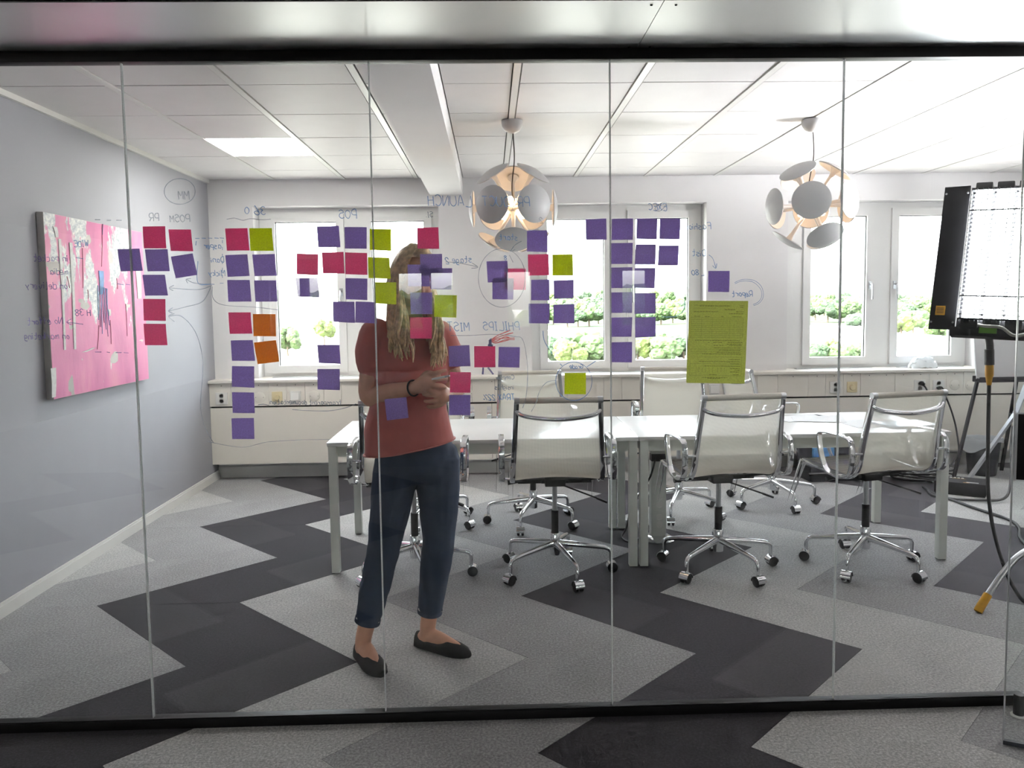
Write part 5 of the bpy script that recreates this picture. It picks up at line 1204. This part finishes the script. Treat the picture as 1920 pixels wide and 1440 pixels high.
# ---- shoes
for an, toe in ((anR, toeR), (anL, toeL)):
    d_ = (toe - an); d_.z = 0; L_ = d_.length; d_.normalize(); sd_ = Vector((-d_.y, d_.x, 0)); heel = an - d_ * .055; heel.z = 0
    L2 = L_ + .055
    def spt(t, a, rows_=[(0, .024, .052), (.08, .031, .055), (.25, .034, .046), (.45, .038, .040), (.62, .043, .050), (.78, .042, .040), (.92, .030, .030), (1.0, .010, .018)]):
        for (t0, w0, h0), (t1, w1, h1) in zip(rows_, rows_[1:]):
            if t <= t1 + 1e-9: f = (t - t0) / (t1 - t0); w, h_ = w0 + (w1 - w0) * f, h0 + (h1 - h0) * f; break
        return heel + d_ * (t * L2) + sd_ * (w * math.cos(a)) + Vector((0, 0, .006 + max(0, math.sin(a)) * h_ + min(0, math.sin(a)) * .004))
    n_t, n_a = 26, 22; vs, fs = [], []
    for i in range(n_t + 1):
        for k in range(n_a): vs.append(spt(i / n_t, 2 * PI * k / n_a))
    for i in range(n_t):
        for k in range(n_a):
            mid = PI * 2 * (k + .5) / n_a; t = (i + .5) / n_t
            if .07 < t < .60 - .10 * abs(math.cos(mid)) and abs(mid - PI / 2) < .85 and mid < PI: continue       # opening for the foot
            fs.append((i * n_a + k, i * n_a + (k + 1) % n_a, (i + 1) * n_a + (k + 1) % n_a, (i + 1) * n_a + k))
    fs += [tuple(range(n_a - 1, -1, -1)), tuple(range(n_t * n_a, (n_t + 1) * n_a))]
    me_ = MB().raw(vs, fs).mesh('shoe'); so = link('shoe', me_, SHOE, PS, 50); so.matrix_parent_inverse = PINV
    md = so.modifiers.new('thick', 'SOLIDIFY'); md.thickness = .004; md.offset = 1
    sl_ = MB(); pv = [spt(t / 14, 0) for t in range(15)] + [spt(t / 14, PI) for t in range(14, -1, -1)]
    N_ = len(pv); sl_.raw([Vector((p.x, p.y, 0)) for p in pv] + [Vector((p.x, p.y, .007)) for p in pv], [tuple(range(N_ - 1, -1, -1)), tuple(range(N_, 2 * N_))] + [(i, (i + 1) % N_, N_ + (i + 1) % N_, N_ + i) for i in range(N_)])
    pb(sl_, 'sole', PLASTIC_BLK, so, 30)
# ---- hair: crown cap and long wavy locks down both sides
hr = random.Random(4)
cap = MB()
def capf(u, v):
    a = 2 * PI * u; t = v * 1.85
    r = Vector((math.sin(t) * math.sin(a) * .086, math.sin(t) * math.cos(a) * .104, math.cos(t) * .100))
    face = max(0, -math.cos(a)) ** 3          # lifted off the face
    if t > .95: r.z += face * (t - .95) * .16; r.y += face * (t - .95) * .05
    n1 = .004 * noise.noise(Vector((math.sin(a) * 12, math.cos(a) * 12, t * 1.2)))
    return hp(r.x * (1 + n1 * 8), r.y + .014, r.z + .030)
cap.grid(capf, 48, 20)
HR = pb(cap, 'hair', HAIR, PS, 60)
locks = MB()
def lock(a, length, swing, r0, front):
    st = hp(math.sin(a) * .078, -math.cos(a) * .088 + .012, .060); mid_ = hp(math.sin(a) * .093, -math.cos(a) * .098 * (.85 if front else 1) + .016, -.030)
    pts = [hp(math.sin(a) * .03, -math.cos(a) * .035 + .014, .124), st, mid_]; p = mid_.copy(); ph = hr.uniform(0, 6); n_ = 7
    for i in range(1, n_ + 1):
        f = i / n_; q = mid_ + Vector((swing[0] * f, swing[1] * f ** .8, -length * f)); amp = .014 * f
        q += Vector((math.sin(ph + f * 7), math.cos(ph * 1.3 + f * 6), 0)) * amp; pts.append(q)
    P = catmull(pts, 4); m_ = len(P); rr = [r0 * (.55 + .6 * math.sin(PI * min(1, (i / m_) * .85 + .12))) for i in range(m_)]; rr[-1] = .002; rr[-2] = r0 * .4
    locks.tube(P, rr, 7)
for k in range(110):       # side falling on the near chest
    a = -hr.uniform(.75, 2.3); lock(a, hr.uniform(.20, .30), (hr.uniform(.005, .05), -hr.uniform(.03, .11), 0), hr.uniform(.0035, .0075), a > -1.3)
for k in range(120):       # side falling over the other shoulder, thicker and curlier
    a = hr.uniform(.75, 2.3); lock(a, hr.uniform(.22, .32), (hr.uniform(-.005, .045), -hr.uniform(.04, .12), 0), hr.uniform(.0035, .008), a < 1.3)
for k in range(60):
    a = PI + hr.uniform(-.9, .9); lock(a, hr.uniform(.18, .26), (hr.uniform(-.02, .02), hr.uniform(.02, .05), 0), hr.uniform(.005, .009), False)
lo_ = pb(locks, 'hair_locks', HAIR, HR, 70)
lo_['kind'] = 'stuff'
# ---- band on the wrist, pen in the hand
wd = (wrR - elR).normalized(); wq = wrR - wd * .012; u_ = wd.orthogonal().normalized(); v_ = wd.cross(u_)
pb(MB().tube([wq + (u_ * math.cos(a) + v_ * math.sin(a)) * .0305 for a in [2 * PI * i / 24 for i in range(24)]], .0035, 6, closed=True), 'wrist_band', PLASTIC_BLK, PS)
pen = empty('pen', J(820, 712, 2.965), 0, 'slim white pen held between the clasped hands', 'pen')
MB().tube([(-.045, .012, -.004), (.030, -.010, .012)], .0045, 10).build('barrel', PLASTIC_WHT, pen, smooth=40)
MB().tube([(.030, -.010, .012), (.048, -.0153, .0158)], [.0047, .0030], 10).build('cap', STEEL, pen, smooth=40)
# ================================================================== outdoors, seen through the windows from an upper floor
GZ = -13.0
gr = MB().raw([(-500, 8, GZ), (900, 8, GZ), (900, 2600, GZ), (-500, 2600, GZ)], [(0, 1, 2, 3)]).build('ground_outside', mat('pale_ground', srgb(150, 147, 138), .9, vary=.10, scale=.02))
tag(gr, 'sunlit pale ground far below the windows', 'ground', kind='structure')
LEAF = []
for nm, c in (('mid', (46, 64, 26)), ('dark', (34, 52, 26)), ('yellow', (64, 76, 28))):
    LEAF.append(mat('leaf_%s' % nm, srgb(*c), .8, vary=.5, scale=3.0))
BARK = mat('bark', srgb(84, 72, 60), .9, vary=.2)
def crown_mesh(seed):
    rnd = random.Random(seed); mb = MB()
    for k in range(16):
        a = rnd.uniform(0, 2 * PI); el = rnd.uniform(-.35, 1.0); rr = rnd.uniform(.35, .75)
        c = Vector((math.cos(a) * rr * math.cos(el) * .85, math.sin(a) * rr * math.cos(el) * .85, .95 + math.sin(el) * .62)); r0 = rnd.uniform(.26, .42)
        bm = bmesh.new(); bmesh.ops.create_icosphere(bm, subdivisions=3, radius=1.0)
        for v in bm.verts:
            n1 = noise.noise(v.co * 2.2 + c * 7) * .22 + noise.noise(v.co * 6 + c * 5) * .20
            v.co = c + v.co * r0 * (1 + n1)
        bm.verts.ensure_lookup_table()
        mb.raw([v.co.copy() for v in bm.verts], [tuple(v.index for v in f.verts) for f in bm.faces]); bm.free()
    return mb.mesh('crown')
CM = [crown_mesh(s) for s in (3, 11, 23, 31)]
for i, m_ in enumerate(CM): m_.materials.append(LEAF[i % 3])
TM = MB().tube([(0, 0, 0), (.02, 0, .35), (0, .02, .85)], [.075, .06, .04], 8).mesh('trunk'); TM.materials.append(BARK)
def tree(px, py_base, dist, hgt, k, label, group, wid=None):
    q = at_y(px, 620, dist); t = empty('tree', (q.x, dist, GZ), random.uniform(0, 6), label, 'tree', group)
    t.scale = ((wid or hgt) * .50, (wid or hgt) * .50, hgt * .5)
    c = bpy.data.objects.new('crown', CM[k % 4]); COL.objects.link(c); c.parent = t
    u = bpy.data.objects.new('trunk', TM); COL.objects.link(u); u.parent = t
    return t
rt = random.Random(5)
tree(538, 0, 235, 9.5, 0, 'round green tree low in the window behind the standing person', 'trees outside'); tree(607, 0, 300, 11, 2, 'round green tree further off in the same window by the sleeve', 'trees outside')
# dense belt of wood on rising ground, and looser trees in front
hl = MB().grid(lambda u, v: Vector((120 + 1000 * u - 100, 430 + 520 * v, GZ + 20 * v ** 1.2 * (.75 + .35 * math.sin(u * 7 + 1)))), 30, 8).build('hillside', mat('wooded_ground', srgb(52, 66, 36), .95, vary=.25, scale=.05), smooth=60)
tag(hl, 'low wooded hillside on the horizon', 'hill', kind='structure')
def gz_hill(x, y):
    v = (y - 430) / 520; u = (x - 20) / 1000
    return GZ + (20 * v ** 1.2 * (.75 + .35 * math.sin(u * 7 + 1)) if v > 0 else 0)
spots_t = []
for ri, d in enumerate((475, 530, 600, 690, 800)):
    step = 21 if d < 650 else 30
    for wi, win in enumerate(((1000, 1400), (1420, 1960))):
        px = win[0] + rt.uniform(0, 20)
        while px < win[1]:
            spots_t.append((px, d + rt.uniform(-22, 22), rt.uniform(11, 15.5), rt.randrange(4), ri, wi))
            px += step * rt.uniform(.75, 1.3)
for px, d, h_, k, ri, wi in spots_t:
    lab = 'leafy tree %s, %s' % (('at the near edge of the wood', 'in the second row of the wood', 'in the heart of the wood', 'towards the back of the wood', 'on the skyline of the wood')[ri], ('middle window', 'end window')[wi])
    t = tree(px, 0, d, h_, k, lab, 'trees of the wood on the horizon', h_ * 1.15); t.location.z = gz_hill(t.location.x, t.location.y) - .5
ORD = ['first', 'second', 'third', 'fourth', 'fifth', 'sixth', 'seventh', 'eighth', 'ninth', 'tenth']
near_a = [(1040, 190, 9), (1066, 182, 8.2), (1092, 194, 9.6), (1118, 186, 9), (1138, 192, 8), (1196, 188, 8.6), (1222, 193, 9.4), (1250, 184, 8.4), (1282, 190, 9)]
near_b = [(1532, 188, 6.0), (1556, 194, 6.6), (1580, 186, 5.8), (1604, 192, 5.6), (1604, 330, 11), (1690, 300, 11), (1712, 320, 12), (1762, 260, 10)]
for wi, lst in enumerate((near_a, near_b)):
    for j, (px, d, h_) in enumerate(lst):
        tree(px, 0, d, h_, j + 1, '%s of the loose sunlit trees before the wood in the %s' % (ORD[j], ('middle window', 'end window')[wi]), 'loose sunlit trees before the wood', h_ * 1.25).location.z -= 1.3
# the same kind of trees stand on the other side of the building; the glass mirrors them
tag(MB().raw([(-400, -2000, GZ), (400, -2000, GZ), (400, -13.5, GZ), (-400, -13.5, GZ)], [(0, 1, 2, 3)]).build('ground_behind', MATS['pale_ground']), 'ground on the office side of the building', 'ground', kind='structure')
for j in range(18):
    t = empty('tree', (-26 + j * 3.1 + rt.uniform(-1, 1), -58 + rt.uniform(-8, 8), GZ), rt.uniform(0, 6), 'tree on the office side mirrored in the glass', 'tree', 'mirrored trees on the office side'); hh = rt.uniform(14.2, 16.0); t.scale = (hh * .46, hh * .46, hh * .545)
    c = bpy.data.objects.new('crown', CM[j % 4]); COL.objects.link(c); c.parent = t
    u = bpy.data.objects.new('trunk', TM); COL.objects.link(u); u.parent = t
BW = mat('sunlit_render', srgb(232, 230, 224), .8, vary=.04, scale=.3); RF = mat('flat_roof_felt', srgb(200, 202, 206), .8, vary=.05, scale=.3); WD = mat('far_window_glass', srgb(120, 130, 140), .3)
def block(pxa, pxb, d, h_, depth, label, rows=3, cols=5):
    a = at_y(pxa, 600, d).x; c = at_y(pxb, 600, d).x
    t = empty('building', ((a + c) / 2, d, GZ), 0, label, 'building'); w_ = (c - a) / 2
    MB().box(-w_, w_, 0, depth, 0, h_).build('walls', BW, t); MB().box(-w_ - .3, w_ + .3, -.3, depth + .3, h_, h_ + .5).build('roof', RF, t)
    for r in range(rows):
        for k in range(cols):
            x_ = -w_ + (k + .5) * 2 * w_ / cols; z_ = (r + .45) * h_ / rows
            MB().box(x_ - .55, x_ + .55, -.05, .02, z_, z_ + 1.4).build('window', WD, t)
block(455, 640, 420, 21, 30, 'pale apartment block washed out behind the two round trees', 6, 9)
block(1512, 1625, 310, 3.0, 20, 'long low white building between wood and loose trees', 1, 6)
block(1725, 1800, 215, 3.2, 24, 'low white shed with pale flat roof near the sill', 1, 3)
block(1010, 1140, 330, 2.6, 14, 'low pale hall behind the sunlit trees in the middle window', 1, 6)
